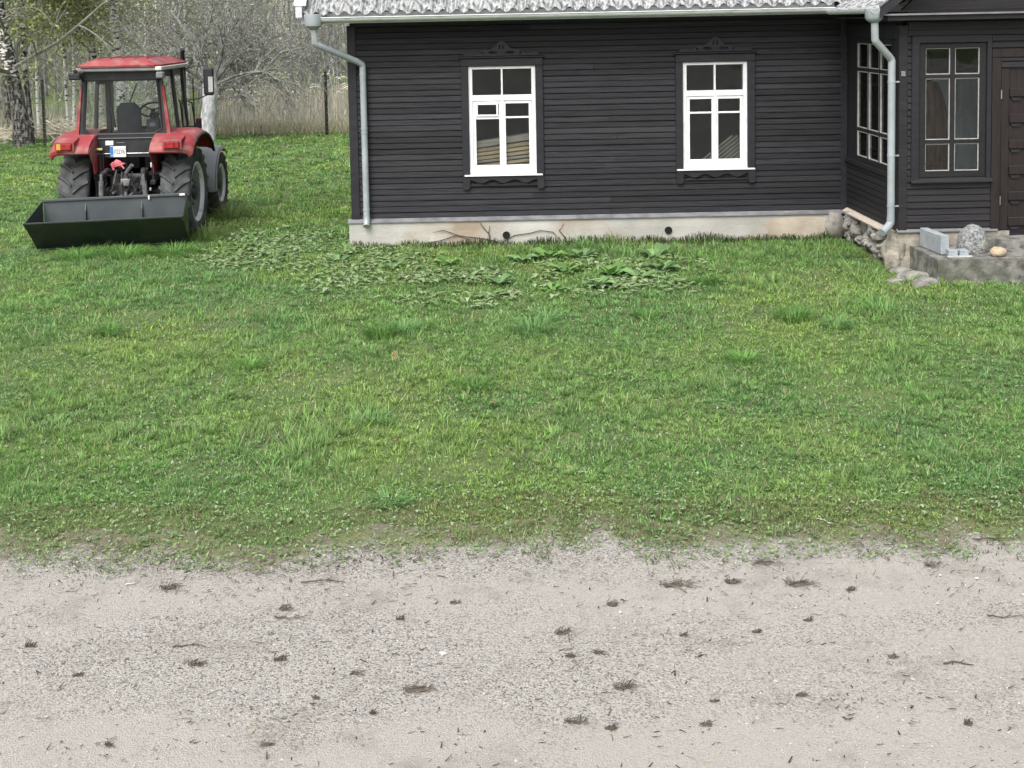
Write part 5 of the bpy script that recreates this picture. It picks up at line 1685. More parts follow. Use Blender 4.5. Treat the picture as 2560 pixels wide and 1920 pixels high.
birch(-13.40, 50.0, 0.07, 10, 0.01, 'birch', 'left of three distant birches right of the speckled birch', 9, 5000, GREENS, 2.6, 14)
birch(-13.60, 52.5, 0.08, 11, 0.0, 'birch', 'middle one of three distant birches right of the speckled birch', 10, 5000, GREYG, 2.6, 14)
birch(-11.90, 48.5, 0.07, 10, 0.01, 'birch', 'right of three distant birches, above the right roof corner', 11, 5000, GREYG, 2.6, 14)
birch(-11.10, 47.0, 0.065, 9, 0.015, 'birch_thin', 'thin pale birch between the tractor cab and its mirror', 12, 1500, GREYG, 2.4, 12)
birch(-17.6, 46.0, 0.10, 11, 0.02, 'birch_dark', 'birch with spotted bark seen left of the thick old birch', 14, 9000, GREENS, 2.0, 16)

def apple_tree():
    rng = random.Random(21)
    nr = np.random.default_rng(21)
    root = empty('old_apple_tree', (-8.45, 38.4, 0), 'old bare apple tree with limewashed trunk and spreading twiggy crown', 'tree')
    m = MB()
    tr = [Vector((-0.10, 0, -0.1)), Vector((-0.06, 0, 0.12)), Vector((0.0, 0, 0.6)), Vector((0.08, 0.02, 1.15)), Vector((0.12, 0.02, 1.65)), Vector((0.10, 0, 2.0))]
    m.tube(tr, [0.34, 0.27, 0.24, 0.23, 0.26, 0.20], 14)
    m.build('trunk', 'lime', root, True)
    tw = MB()
    tips = []
    spec = dict(wob=0.34, grav=[-0.03, -0.05, -0.07, -0.10], nb=[9, 8, 5, 0], spread=0.9, shrink=0.55)
    limbs = [(-1.0, 0.1, 0.55, 2.9), (-0.55, -0.3, 1.0, 3.0), (-0.1, 0.4, 1.3, 3.0), (0.5, -0.2, 1.0, 3.1), (1.0, 0.1, 0.62, 3.4), (1.0, -0.4, 0.34, 3.0), (0.8, 0.5, 0.85, 3.2), (-0.9, 0.3, 0.95, 2.9), (0.25, 0.1, 1.1, 3.0), (-0.4, -0.2, 0.7, 2.4), (1.0, 0.0, 0.18, 2.2), (-0.7, 0.0, 1.3, 3.4)]
    for (dx, dy, dz, L) in limbs:
        p = tr[4].lerp(tr[5], rng.random()) + Vector((0.10 * (1 if dx > 0 else -1), 0, -0.1))
        grow(rng, tw, p, Vector((dx, dy, dz)), L, 0.07, 0, 3, spec, tips)
    # one low side branch on the right of the trunk
    grow(rng, tw, tr[3], Vector((1, 0, 0.35)), 1.5, 0.035, 1, 3, spec, tips)
    crown = tw.build('crown', 'twig_pale', root)
    tips = np.array([tuple(p) for p, _ in tips])
    n = 22000
    c = tips[nr.integers(0, len(tips), n)] + nr.normal(size=(n, 3)) * 0.13
    c = c[c[:, 2] > 1.2]
    v, cc = leaf_quads(nr, c, 0.026, [(0.24, 0.25, 0.15), (0.36, 0.36, 0.31), (0.13, 0.14, 0.09), (0.42, 0.42, 0.40)])
    o = np_mesh('buds', v, 4, 'weed', cc, crown)
    o['kind'] = 'stuff'
apple_tree()

# grey leafless willow bushes behind the reeds
def bush(x, y, h, w, label, seed, cols, leaves=3000, stems=16, name='willow_bush'):
    rng = random.Random(seed)
    nr = np.random.default_rng(seed)
    root = empty(name, (x, y, 0), label, 'bush', 'bushes behind the reeds')
    m = MB()
    tips = []
    spec = dict(wob=0.14, grav=[0.03, 0.02, 0.0], nb=[6, 4, 0], spread=0.6, shrink=0.5)
    for k in range(stems):
        a = rng.uniform(0, 6.28)
        d = Vector((math.cos(a) * w / h * rng.uniform(0.2, 1), math.sin(a) * 0.4 * rng.random(), 1))
        grow(rng, m, Vector((math.cos(a) * 0.3, math.sin(a) * 0.3, -0.05)), d, h * rng.uniform(0.6, 1.0), 0.03, 0, 2, spec, tips)
    cr_ = m.build('stems', 'twig_pale', root)
    tips = np.array([tuple(p) for p, _ in tips])
    c = tips[nr.integers(0, len(tips), leaves)] + nr.normal(size=(leaves, 3)) * 0.28
    c = c[c[:, 2] > 0.3]
    v, cc = leaf_quads(nr, c, 0.04, cols)
    o = np_mesh('leaves', v, 4, 'weed', cc, cr_)
    o['kind'] = 'stuff'
GR2 = [(0.20, 0.20, 0.15), (0.16, 0.17, 0.12), (0.24, 0.23, 0.19)]
bush(-7.3, 53, 5.5, 3.5, 'grey willow bush behind the apple crown right side', 31, GR2)
bush(-4.6, 56, 6.5, 3.5, 'tall grey willow bush beside the house corner, above the reeds', 32, GR2)
bush(-10.5, 55, 6.0, 4.0, 'grey willow bush behind the apple trunk', 33, GR2)
bush(-15.5, 50, 5.0, 3.5, 'green leafing bush between the paired thin birches', 34, GREENS + GR2)
bush(-19.5, 51, 6.0, 4.0, 'green leafing bush at the far left behind the old birch', 35, GREENS + GR2)
bush(-1.5, 57, 6.0, 3.5, 'grey willow bush half hidden by the house corner', 36, GR2)

# far wood: reads as one mass, haze put into its pale colours
def far_wood():
    nr = np.random.default_rng(77)
    m = MB()
    for k in range(420):
        y = nr.uniform(58, 105)
        x = nr.uniform(-0.48 * y - 4, 6)
        h = nr.uniform(8, 14)
        rr = nr.uniform(0.04, 0.13)
        l = nr.normal(0, 0.03)
        zb = max(0, (y - 60) * 0.03) - 0.1
        m.tube([(x, y, zb), (x + l * h * 0.5, y, zb + h * 0.5), (x + l * h, y, zb + h)], [rr, rr * 0.7, 0.02], 4, False)
    trunks = m.build('far_wood', 'twig_pale', None)
    tag(trunks, 'far grey spring wood behind the reeds and birches', 'wood', None, 'stuff')
    n = 95000
    y = 58 + 50 * nr.random(n) ** 0.8
    x = (-0.50 * y - 4) + nr.random(n) * (0.50 * y + 12)
    dens = fbm(x * 0.30, y * 0.25, 40)
    zz = nr.uniform(0.0, 11, n) + np.maximum(0, (y - 60) * 0.03)
    keep = nr.random(n) < 0.35 + 0.9 * dens
    keep &= ~((zz > 4.2) & (nr.random(n) < 0.45))
    x, y, zz = x[keep], y[keep], zz[keep]
    n = len(x)
    c = np.stack([x, y, zz], 1)
    # twig slivers, mostly upright
    d = nr.normal(size=(n, 3)) * np.array([0.55, 0.55, 1.0]); d /= np.linalg.norm(d, axis=1)[:, None]
    L = nr.uniform(0.25, 0.75, (n, 1))
    s = np.cross(d, np.array([0, 1.0, 0])); s /= (np.linalg.norm(s, axis=1)[:, None] + 1e-6)
    wd = nr.uniform(0.016, 0.045, (n, 1))
    v = np.stack([c - s * wd, c + s * wd, c + d * L], 1).reshape(-1, 3)
    pal = 1.3 * np.array([(0.24, 0.24, 0.22), (0.31, 0.31, 0.29), (0.22, 0.235, 0.175), (0.26, 0.27, 0.19), (0.35, 0.35, 0.34)])  # lifted palette stands in for haze over the wood
    g = fbm(x * 0.12 + 7, y * 0.1, 50)
    base = pal[nr.integers(0, 5, n)] * nr.uniform(0.75, 1.25, (n, 1))
    green = np.array((0.28, 0.32, 0.13))
    left = np.clip((-0.20 * y - x) / 8, 0, 1)[:, None] * 0.95 * np.clip(g * 2 - 0.1, 0, 1)[:, None]
    base = base * (1 - left) + green * left
    o = np_mesh('far_wood_twigs', v, 3, 'weed', np.repeat(base, 3, 0), trunks)
    o['kind'] = 'stuff'
    # leaves of the wood
    n2 = 42000
    y2 = 58 + 50 * nr.random(n2)
    x2 = (-0.50 * y2 - 4) + nr.random(n2) * (0.50 * y2 + 12)
    z2 = nr.uniform(0.3, 11, n2) + np.maximum(0, (y2 - 60) * 0.03)
    k2 = fbm(x2 * 0.35, z2 * 0.5 + y2 * 0.2, 60) > 0.46
    c2 = np.stack([x2, y2, z2], 1)[k2]
    v2, cc2 = leaf_quads(nr, c2, 0.11, [(0.33, 0.37, 0.19), (0.37, 0.39, 0.28), (0.41, 0.41, 0.38), (0.31, 0.36, 0.16)])
    o = np_mesh('far_wood_leaves', v2, 4, 'weed', cc2, trunks)
    o['kind'] = 'stuff'
    # dense stand at the very back closing the wood
    mb = MB()
    xs = np.linspace(-75, 20, 120); zs = [0.5, 2, 3.5, 5, 6.2, 7.2]
    rows = []
    for zz_ in zs:
        rows.append([(x_, 112 + 3 * mnoise.noise(Vector((x_ * 0.3, zz_ * 0.5, 1))) + zz_ * 0.5, zz_ + (zz_ / 7) * 2.0 * mnoise.noise(Vector((x_ * 0.35, 2, 1)))) for x_ in xs])
    mb.sheet(rows)
    o = mb.build('far_wood_thicket', pm('far_thicket', (0.30, 0.305, 0.27), (0.46, 0.46, 0.44), 1.0, 1.6, 9, stretch=(1, 1, 0.35), bump=1.0, bump_scale=3), trunks)
    o['kind'] = 'stuff'
far_wood()

# dry reeds beyond the fence
def reeds():
    nr = np.random.default_rng(5)
    n = 30000
    y = 41.5 + 11 * nr.random(n) ** 1.3
    x = nr.uniform(-24, 1.5, n)
    den = np.where(x > -9.8, 1.0, 0.30) * (0.35 + fbm(x * 0.5, y * 0.6, 8))
    k = nr.random(n) < den
    x, y = x[k], y[k]; n = len(x)
    hgt = nr.uniform(0.5, 1.5, n) * np.clip((y - 41) / 6.5, 0.20, 0.85) * np.where(x > -9.8, 1, 0.6)
    lean = nr.normal(0, 0.16, (n, 2))
    a = nr.uniform(0, math.pi, n)
    w = nr.uniform(0.006, 0.016, n)
    b = np.stack([x, y, np.zeros(n)], 1)
    side = np.stack([np.cos(a) * w, np.sin(a) * w, np.zeros(n)], 1)
    tip = b + np.stack([lean[:, 0] * hgt, lean[:, 1] * hgt, hgt], 1)
    v = np.stack([b - side, b + side, tip + side * 0.4, tip - side * 0.4], 1).reshape(-1, 3)
    pal = np.array([(0.46, 0.43, 0.35), (0.54, 0.51, 0.42), (0.41, 0.39, 0.34), (0.35, 0.35, 0.28)])  # dry beige tones, paled further as painted haze
    c = pal[nr.integers(0, 4, n)] * nr.uniform(0.75, 1.2, (n, 1))
    o = np_mesh('dry_reeds', v, 4, 'dry', np.repeat(c, 4, 0))
    tag(o, 'strip of dry beige reeds beyond the wire fence', 'reeds', None, 'stuff')
    # plumes nodding over the reeds
    m = MB()
    rg = random.Random(9)
    for k in range(60):
        x0, y0 = rg.uniform(-9.6, -1.5), rg.uniform(42.5, 48)
        h = rg.uniform(1.1, 1.8)
        s = rg.choice((-1, 1)) * rg.uniform(0.15, 0.3)
        m.tube([(x0, y0, 0), (x0 + s * 0.1, y0, h * 0.7), (x0 + s * 0.4, y0, h), (x0 + s, y0, h + 0.03), (x0 + s * 1.6, y0, h - 0.06)], [0.008, 0.007, 0.012, 0.024, 0.006], 4, False)
    p = m.build('reed_plumes', 'straw', o)
    p['kind'] = 'stuff'
    # pale low dead grass along the fence foot
    n = 26000
    x = nr.uniform(-24, 1.5, n); y = 40.2 + 2.6 * nr.random(n) + 0.27 * 0
    k = nr.random(n) < 0.25 + fbm(x * 0.8, y * 0.8, 12)
    x, y = x[k], y[k]; n = len(x)
    hgt = nr.uniform(0.12, 0.45, n); a = nr.uniform(0, 6.28, n); l = nr.uniform(0.2, 1.1, n) * hgt; w = nr.uniform(0.006, 0.014, n)
    b = np.stack([x, y, np.zeros(n)], 1); side = np.stack([np.cos(a + 1.57) * w, np.sin(a + 1.57) * w, np.zeros(n)], 1)
    tip = b + np.stack([np.cos(a) * l, np.sin(a) * l, hgt], 1)
    v = np.stack([b - side, b + side, tip], 1).reshape(-1, 3)
    pal = np.array([(0.52, 0.48, 0.34), (0.42, 0.38, 0.27), (0.26, 0.28, 0.12), (0.58, 0.54, 0.42)])
    o2 = np_mesh('dead_grass', v, 3, 'dry', np.repeat(pal[nr.integers(0, 4, n)] * nr.uniform(0.7, 1.15, (n, 1)), 3, 0))
    tag(o2, 'pale low dead grass at the foot of the reeds', 'dead grass', None, 'stuff')
reeds()

# heaps of cut brushwood by the left fence post
def brush_heap(x, y, w, h, n, label, seed):
    rg = random.Random(seed)
    root = empty('brushwood_heap', (x, y, 0), label, 'brushwood', 'brushwood heaps by the fence')
    m = MB()
    for k in range(n):
        a = rg.uniform(-0.5, 0.5) + rg.choice((0, math.pi))
        p = Vector((rg.gauss(0, w / 2.5), rg.gauss(0, 0.25), rg.uniform(0.02, h)))
        L = rg.uniform(0.2, 0.55)
        d = Vector((math.cos(a), math.sin(a) * 0.6, rg.uniform(-0.1, 0.9))).normalized()
        m.tube([p, p + d * L], [0.02, 0.008], 4, False)
    m.build('sticks', 'straw', root)
brush_heap(-12.6, 38.7, 1.5, 0.7, 170, 'pale brushwood heap between the left fence post and the tractor', 3)
brush_heap(-15.1, 38.6, 1.0, 0.45, 90, 'pale brushwood heap left of the thick old birch', 4)
# ------------------------------------------------------------------ lawn
def in_house(x, y):
    return ((x > -2.10) & (y > WY - 0.10)) | ((x > 5.56) & (y > 16.62)) | ((x > 5.82) & (y > 15.71))

def lawn():
    nr = np.random.default_rng(101)
    V, Cc = [], []
    zones = [(7.2, 9.2, 8000, 0.0036, 0.60), (7.2, 10.0, 9500, 0.0042, 0.74), (10.0, 13.5, 6800, 0.0050, 0.78), (13.5, 19.3, 3500, 0.0072, 0.92), (19.3, 27.0, 1500, 0.011, 1.1), (27.0, 42.0, 560, 0.018, 1.3)]
    for (y0, y1, dens, wd, hs) in zones:
        xl, xr = -0.40 * y1 - 1.3, 0.45 * y1 + 1.3
        if y0 > 19: xr = -1.6
        n = int((xr - xl) * (y1 - y0) * dens)
        x = nr.uniform(xl, xr, n); y = nr.uniform(y0, y1, n)
        # most blades grow in small clumps, leaning out from the clump's heart
        nc = max(1, n // 34)
        cxx, cyy = nr.uniform(xl, xr, nc), nr.uniform(y0, y1, nc)
        cl_h, cl_c, cl_t = nr.gamma(3.0, 0.33, nc), nr.normal(1.0, 0.22, nc), nr.random(nc)
        ci = nr.integers(0, nc, n)
        incl = nr.random(n) < 0.62
        ca = nr.uniform(0, 2 * math.pi, n); cr0 = np.abs(nr.normal(0, 1, n)) * (0.020 + 0.022 * cl_t[ci]) * (1 + 2.0 * (y0 > 13) * 0.5)
        x = np.where(incl, cxx[ci] + np.cos(ca) * cr0, x); y = np.where(incl, cyy[ci] + np.sin(ca) * cr0, y)
        k = (x > -0.40 * y - 1.3) & (x < 0.45 * y + 1.3) & ~in_house(x, y)
        # thinning at the driveway edge and in worn spots
        e = edge_y(x)
        t = (y - e + 0.12 + 1.25 * (fbm(x * 2.6, y * 2.6, 3) - 0.5)) / 0.6
        k &= nr.random(n) < np.clip(t * 1.3, 0.025 * (y > e - 0.7), 1) ** 1.2
        worn = fbm(x * 0.9 + 3, y * 0.9, 17)
        k &= nr.random(n) < np.clip((0.74 - worn) * 6, 0.35, 1)
        x, y = x[k], y[k]; n = len(x)
        incl, ca, ci = incl[k], ca[k], ci[k]
        patch = fbm(x * 0.55, y * 0.45, 21)
        fine = fbm(x * 2.3 + 11, y * 1.6, 25)
        tuft = np.clip((fbm(x * 2.6 + 40, y * 2.2, 33) - 0.50) * 5, 0, 1) * np.clip(fbm(x * 0.5 + 9, y * 0.5, 35) * 2.2 - 0.4, 0.15, 1)
        near_edge = np.clip((y - edge_y(x)) / 1.6, 0.55, 1)
        hgt = nr.uniform(0.014, 0.036, n) * hs * (0.7 + 0.5 * fine + 1.3 * tuft) * near_edge
        hgt *= np.where((y > 17.5) & (y < 19.2) & (x > -2.2), 1.6, 1.0)
        hgt *= np.where(incl, 0.55 + 0.95 * cl_h[ci], 0.8)
        a = np.where(incl, ca + nr.normal(0, 0.5, n), nr.uniform(0, 2 * math.pi, n))
        lean = nr.uniform(0.2, 1.5, n) * hgt
        w = wd * nr.uniform(0.6, 1.3, n)
        z0 = gz(x, y) + 0.002
        b = np.stack([x, y, z0], 1)
        s = np.stack([-np.sin(a) * w, np.cos(a) * w, np.zeros(n)], 1)
        tip = b + np.stack([np.cos(a) * lean, np.sin(a) * lean, hgt], 1)
        V.append(np.stack([b - s, b + s, tip], 1).reshape(-1, 3))
        g1, g2, g3, g4 = np.array((0.160, 0.310, 0.085)), np.array((0.235, 0.360, 0.092)), np.array((0.135, 0.275, 0.088)), np.array((0.205, 0.345, 0.130))
        m1 = np.clip((patch - 0.35) * 3, 0, 1)[:, None]
        col = g1 * (1 - m1) + g2 * m1
        m2 = np.clip((fbm(x * 0.8 + 70, y * 0.7, 44) - 0.45) * 3.5, 0, 1)[:, None]
        col = col * (1 - m2) + g3 * m2
        m3 = (tuft * nr.random(n))[:, None]
        col = col * (1 - m3) + g4 * m3
        col = col * np.where(incl, np.clip(cl_c[ci], 0.5, 1.5), 0.9)[:, None]
        yel = (incl & (cl_t[ci] > 0.86))[:, None]
        col = np.where(yel, col * 0.55 + 0.45 * np.array((0.30, 0.36, 0.19)), col)
        r_ = nr.random(n)
        col = np.where((r_ < 0.06)[:, None], np.array((0.36, 0.33, 0.19)), col)          # dead blades
        col = np.where(((r_ > 0.06) & (r_ < 0.10))[:, None], np.array((0.32, 0.40, 0.22)), col)  # pale undersides
        col = np.where((near_edge < 0.6)[:, None] & (nr.random(n) < 0.4)[:, None], np.array((0.20, 0.17, 0.10)), col)
        col = col * nr.uniform(0.5, 1.55, (n, 1))
        Cc.append(np.repeat(col, 3, 0))
    o = np_mesh('lawn_grass', np.concatenate(V), 3, 'leaf', np.concatenate(Cc))
    tag(o, 'short mottled green grass of the lawn', 'grass', None, 'stuff')
lawn()

def leaf_shape(nr, base, ang, L, W, rise, n, segs=3):
    """n broad leaves as strips of quads: base point, heading, length, width, height of the arch"""
    V = []
    prof = [(0.0, 0.10), (0.35, 0.85), (0.70, 0.95), (1.0, 0.08)]
    ca, sa = np.cos(ang), np.sin(ang)
    pts = []
    for (t, w) in prof:
        z = rise * math.sin(min(1.0, t * 1.15) * math.pi * 0.62)
        c = base + np.stack([ca * L * t, sa * L * t, z], 1)
        s = np.stack([-sa * W * w / 2, ca * W * w / 2, -0.0 * W], 1)
        s[:, 2] += W * w * 0.16
        s2 = s.copy(); s2[:, 2] *= -1
        l = c + s; l[:, 2] = c[:, 2] + W * w * 0.14
        r = c - s; r[:, 2] = c[:, 2] + W * w * 0.14
        pts.append((l, c, r))
    for (a, b) in zip(pts[:-1], pts[1:]):
        V.append(np.stack([a[0], a[1], b[1], b[0]], 1))
        V.append(np.stack([a[1], a[2], b[2], b[1]], 1))
    return np.stack(V, 1).reshape(-1, 3)   # n * 6 quads

def weeds():
    """low broad-leaved cover in front of the house, and small rosette leaves through the lawn"""
    nr = np.random.default_rng(202)
    n = 30000
    x = nr.uniform(-5.2, 3.6, n); y = nr.uniform(14.3, 22.0, n)
    # bed: runs from the house corner down to the middle of the lawn
    d1 = np.exp(-(((x - 0.0) / 2.3) ** 2 + ((y - 16.2) / 1.15) ** 2)) + 1.0 * np.exp(-(((x + 2.5) / 1.7) ** 2 + ((y - 18.2) / 0.9) ** 2)) + 0.9 * np.exp(-(((x - 1.9) / 1.1) ** 2 + ((y - 16.9) / 1.0) ** 2)) + 0.6 * np.exp(-(((x + 3.3) / 1.3) ** 2 + ((y - 20.2) / 1.3) ** 2))
    k = nr.random(n) < np.clip(d1 * 1.2 - 0.25, 0, 1) * np.clip((fbm(x * 1.5, y * 1.5, 61) - 0.40) * 4.5, 0.03, 1)
    k &= ~in_house(x, y)
    x, y = x[k], y[k]; n = len(x)
    base = np.stack([x, y, gz(x, y) + nr.uniform(0.015, 0.05, n)], 1)
    v = leaf_shape(nr, base, nr.uniform(0, 6.28, n), nr.uniform(0.05, 0.15, n), nr.uniform(0.03, 0.085, n), nr.uniform(0.0, 0.035, n), n)
    c = np.array([(0.20, 0.29, 0.12), (0.25, 0.34, 0.17), (0.15, 0.235, 0.08), (0.31, 0.39, 0.22)])[nr.integers(0, 4, n)] * nr.uniform(0.75, 1.2, (n, 1))
    o = np_mesh('broadleaf_ground_cover', v, 4, 'weed', np.repeat(c, 24, 0))
    tag(o, 'spreading broad-leaved weeds covering the lawn before the house', 'weeds', None, 'stuff')
    n = 26000
    y = 7.6 + 12 * nr.random(n) ** 1.2; x = nr.uniform(-0.40, 0.45, n) * y
    k = (y > edge_y(x) - 0.12) & ~in_house(x, y) & (nr.random(n) < np.clip(fbm(x * 1.1 + 5, y * 1.1, 71) * 2.2 - 0.5 + 0.5 * (y < 9), 0.08, 1))
    x, y = x[k], y[k]; n = len(x)
    base = np.stack([x, y, gz(x, y) + nr.uniform(0.008, 0.03, n)], 1)
    v = leaf_shape(nr, base, nr.uniform(0, 6.28, n), nr.uniform(0.015, 0.042, n), nr.uniform(0.010, 0.024, n), nr.uniform(0.003, 0.015, n), n)
    c = np.array([(0.16, 0.27, 0.08), (0.21, 0.32, 0.12), (0.14, 0.23, 0.08), (0.29, 0.37, 0.23)])[nr.integers(0, 4, n)] * nr.uniform(0.7, 1.25, (n, 1))
    o = np_mesh('lawn_clover', v, 4, 'weed', np.repeat(c, 24, 0))
    tag(o, 'small clover and plantain leaves scattered through the lawn', 'ground cover', None, 'stuff')
weeds()

def dock_plant(x, y, r, nleaf, label, seed, col=(0.085, 0.165, 0.055)):
    nr = np.random.default_rng(seed)
    root = empty('dock_plant', (x, y, float(gz(x, y))), label, 'plant', 'big leafed docks in front of the house')
    for k in range(nleaf):
        L = r * nr.uniform(0.6, 1.15)
        ang = np.array([k * 2.4 + nr.uniform(-0.3, 0.3)])
        b = np.array([[0.03 * math.cos(ang[0]), 0.03 * math.sin(ang[0]), 0.015]])
        v = leaf_shape(nr, b, ang, np.array([L]), np.array([L * nr.uniform(0.55, 0.75)]), np.array([L * nr.uniform(0.10, 0.55)]), 1)
        o = np_mesh('leaf', v, 4, 'weed', np.repeat(np.array([col]) * nr.uniform(0.75, 1.5), 24, 0), root)
docks = [(0.95, 17.9, 0.30, 13, 'tall bright green dock plant below the left window'), (0.55, 17.7, 0.24, 10, 'dock plant left of the tallest one below the left window'),
         (1.45, 17.95, 0.24, 9, 'dock plant right of the tallest one below the left window'), (1.75, 16.6, 0.30, 12, 'dark leafed dock in the middle of the weed patch'),
         (2.10, 16.3, 0.28, 11, 'dock at the right front of the weed patch'), (2.45, 16.9, 0.26, 10, 'dock at the right end of the weed patch'),
         (1.15, 16.9, 0.24, 10, 'dock left of the dark leafed one in the weed patch'), (2.5, 17.8, 0.28, 10, 'dock standing alone under the wall between both windows'),
         (0.2, 16.2, 0.20, 9, 'low dock at the centre front of the weed patch'),
         (-0.5, 17.6, 0.20, 9, 'dock in front of the wall left of the left window'), (-1.3, 17.4, 0.20, 9, 'dock in front of the left end of the plinth'),
         (-2.1, 17.9, 0.20, 9, 'dock plant beside the foot of the left downpipe'), (0.9, 15.75, 0.18, 8, 'front low dock nearest the open lawn'),
         (1.5, 15.95, 0.20, 9, 'front dock right of the lowest one')]
for i, d in enumerate(docks): dock_plant(d[0], d[1], d[2], d[3], d[4], 300 + i, ((0.13, 0.25, 0.07), (0.16, 0.27, 0.11), (0.12, 0.21, 0.085))[i % 3])

def grass_tuft(x, y, r, h, n, label, seed, col):
    nr = np.random.default_rng(seed)
    n = int(n * 0.45); a = nr.uniform(0, 6.28, n); rr = r * 0.75 * np.sqrt(nr.random(n))
    hh = h * nr.uniform(0.5, 1.1, n); out = nr.uniform(0.15, 1.0, n) * r
    w = nr.uniform(0.003, 0.0055, n)
    b = np.stack([np.cos(a) * rr, np.sin(a) * rr, np.zeros(n)], 1)
    s = np.stack([-np.sin(a) * w, np.cos(a) * w, np.zeros(n)], 1)
    mid = b + np.stack([np.cos(a) * out * 0.45, np.sin(a) * out * 0.45, hh * 0.75], 1)
    tip = b + np.stack([np.cos(a) * out, np.sin(a) * out, hh * 0.85], 1)
    v = np.stack([b - s, b + s, mid + s, mid - s], 1)
    v2 = np.stack([mid - s, mid + s, tip + s * 0.1, tip - s * 0.1], 1)
    v = np.concatenate([v, v2], 1).reshape(-1, 3)
    c = np.array([col]) * nr.uniform(0.7, 1.6, (n, 1))
    o = np_mesh('grass_tuft', v, 4, 'leaf', np.repeat(c, 8, 0))
    o.location = (x, y, float(gz(x, y)))
    tag(o, label, 'grass tuft', 'taller grass tufts on the lawn')
DG, BG, YG = (0.115, 0.235, 0.06), (0.17, 0.31, 0.115), (0.145, 0.29, 0.075)
tufts = [(-1.15, 13.55, 0.22, 0.17, 420, 'dark upright tuft left of the lawn centre', DG), (-0.92, 13.75, 0.22, 0.16, 360, 'arching blue green tuft touching the dark upright one', BG),
         (0.55, 13.7, 0.30, 0.16, 460, 'blue green tuft in front of the weed patch', BG), (0.72, 14.2, 0.20, 0.14, 300, 'fine blue green tuft just below the docks', BG),
         (3.55, 14.0, 0.26, 0.17, 420, 'dark tuft on the lawn under the right window', DG), (3.95, 13.6, 0.2, 0.13, 280, 'lower tuft right of the dark one under the right window', BG),
         (1.9, 14.2, 0.2, 0.12, 300, 'dark flat tuft right of the weed patch', DG), (-2.4, 12.4, 0.18, 0.11, 260, 'green tuft left of the lawn centre, half way to the tractor', YG),
         (-0.1, 11.5, 0.2, 0.10, 300, 'dark tuft near the lawn centre', DG), (-1.0, 10.6, 0.18, 0.08, 300, 'silvery spiky tuft in the front left lawn', BG),
         (2.6, 12.3, 0.2, 0.11, 280, 'fresh green tuft in the right middle lawn', YG), (4.6, 14.3, 0.25, 0.14, 320, 'grassy tuft before the concrete landing', YG),
         (-4.3, 13.9, 0.22, 0.13, 300, 'dark tuft at the far left of the lawn', DG), (-0.72, 8.75, 0.16, 0.07, 260, 'pale green tuft close to the gravel edge', BG),
         (2.9, 16.0, 0.22, 0.15, 280, 'tuft beside the dock at the right end of the weed patch', DG), (-6.2, 18.75, 0.35, 0.15, 560, 'tall grass tuft in front of the transport box, left one', YG),
         (-5.5, 18.80, 0.40, 0.17, 600, 'tall grass tuft in front of the transport box, middle one', YG), (-4.75, 18.9, 0.40, 0.17, 560, 'tall grass tuft at the right end of the transport box', YG),
         (-4.55, 20.3, 0.4, 0.30, 500, 'tall dead-tipped tuft against the right rear tractor wheel', (0.20, 0.27, 0.10)), (-4.6, 22.6, 0.4, 0.30, 420, 'tall tuft against the right front tractor wheel', (0.20, 0.27, 0.10))]
for i, t in enumerate(tufts): grass_tuft(t[0], t[1], t[2], t[3], t[4], t[5], 500 + i, t[6])

# stalks along the plinth foot and dead creeper on the plaster
def plinth_weeds():
    nr = np.random.default_rng(9)
    n = 2600
    x = nr.uniform(-2.05, 5.5, n); y = WY - 0.10 - np.abs(nr.normal(0, 0.08, n))
    hgt = nr.uniform(0.03, 0.12, n) * (0.4 + 1.3 * fbm(x * 2, y * 0 + 2, 4))
    a = nr.uniform(0, 6.28, n); w = nr.uniform(0.004, 0.010, n)
    b = np.stack([x, y, np.zeros(n)], 1); s = np.stack([np.cos(a) * w, np.sin(a) * w, np.zeros(n)], 1)
    tip = b + np.stack([nr.normal(0, 0.025, n), nr.normal(0, 0.02, n), hgt], 1)
    v = np.stack([b - s, b + s, tip + s * 0.5, tip - s * 0.5], 1).reshape(-1, 3)
    pal = np.array([(0.05, 0.04, 0.035), (0.09, 0.075, 0.05), (0.08, 0.14, 0.04), (0.07, 0.12, 0.045)])
    o = np_mesh('plinth_weeds', v, 4, 'leaf', np.repeat(pal[nr.integers(0, 4, n)], 4, 0))
    tag(o, 'row of small dark weeds along the foot of the plinth', 'weeds', None, 'stuff')
    m = MB()
    rg = random.Random(2)
    y = WY - 0.088
    for (x0, z0, pts) in ((-0.9, 0.06, [(0.25, 0.04), (0.5, 0.12), (0.7, 0.05)]), (0.25, 0.06, [(-0.25, 0.06), (-0.6, 0.11), (-0.85, 0.2), (-1.02, 0.17)]), (0.35, 0.08, [(0.15, 0.08), (0.4, 0.11), (0.55, 0.15), (0.75, 0.12), (0.85, 0.0)]), (0.1, 0.05, [(0.02, 0.12), (-0.08, 0.24), (-0.14, 0.33)]), (0.12, 0.05, [(-0.02, 0.15), (0.0, 0.27)]), (1.3, 0.1, [(-0.1, 0.12), (-0.02, 0.24)])):
        m.tube([(x0, y, z0)] + [(x0 + dx, y - 0.01 * rg.random(), z0 + dz) for dx, dz in pts], [0.009] + [0.007] * (len(pts) - 1) + [0.003], 4)
    o = m.build('dead_creeper', 'debris', None)
    tag(o, 'dead creeper stems clinging to the plinth below the left window', 'creeper')
plinth_weeds()

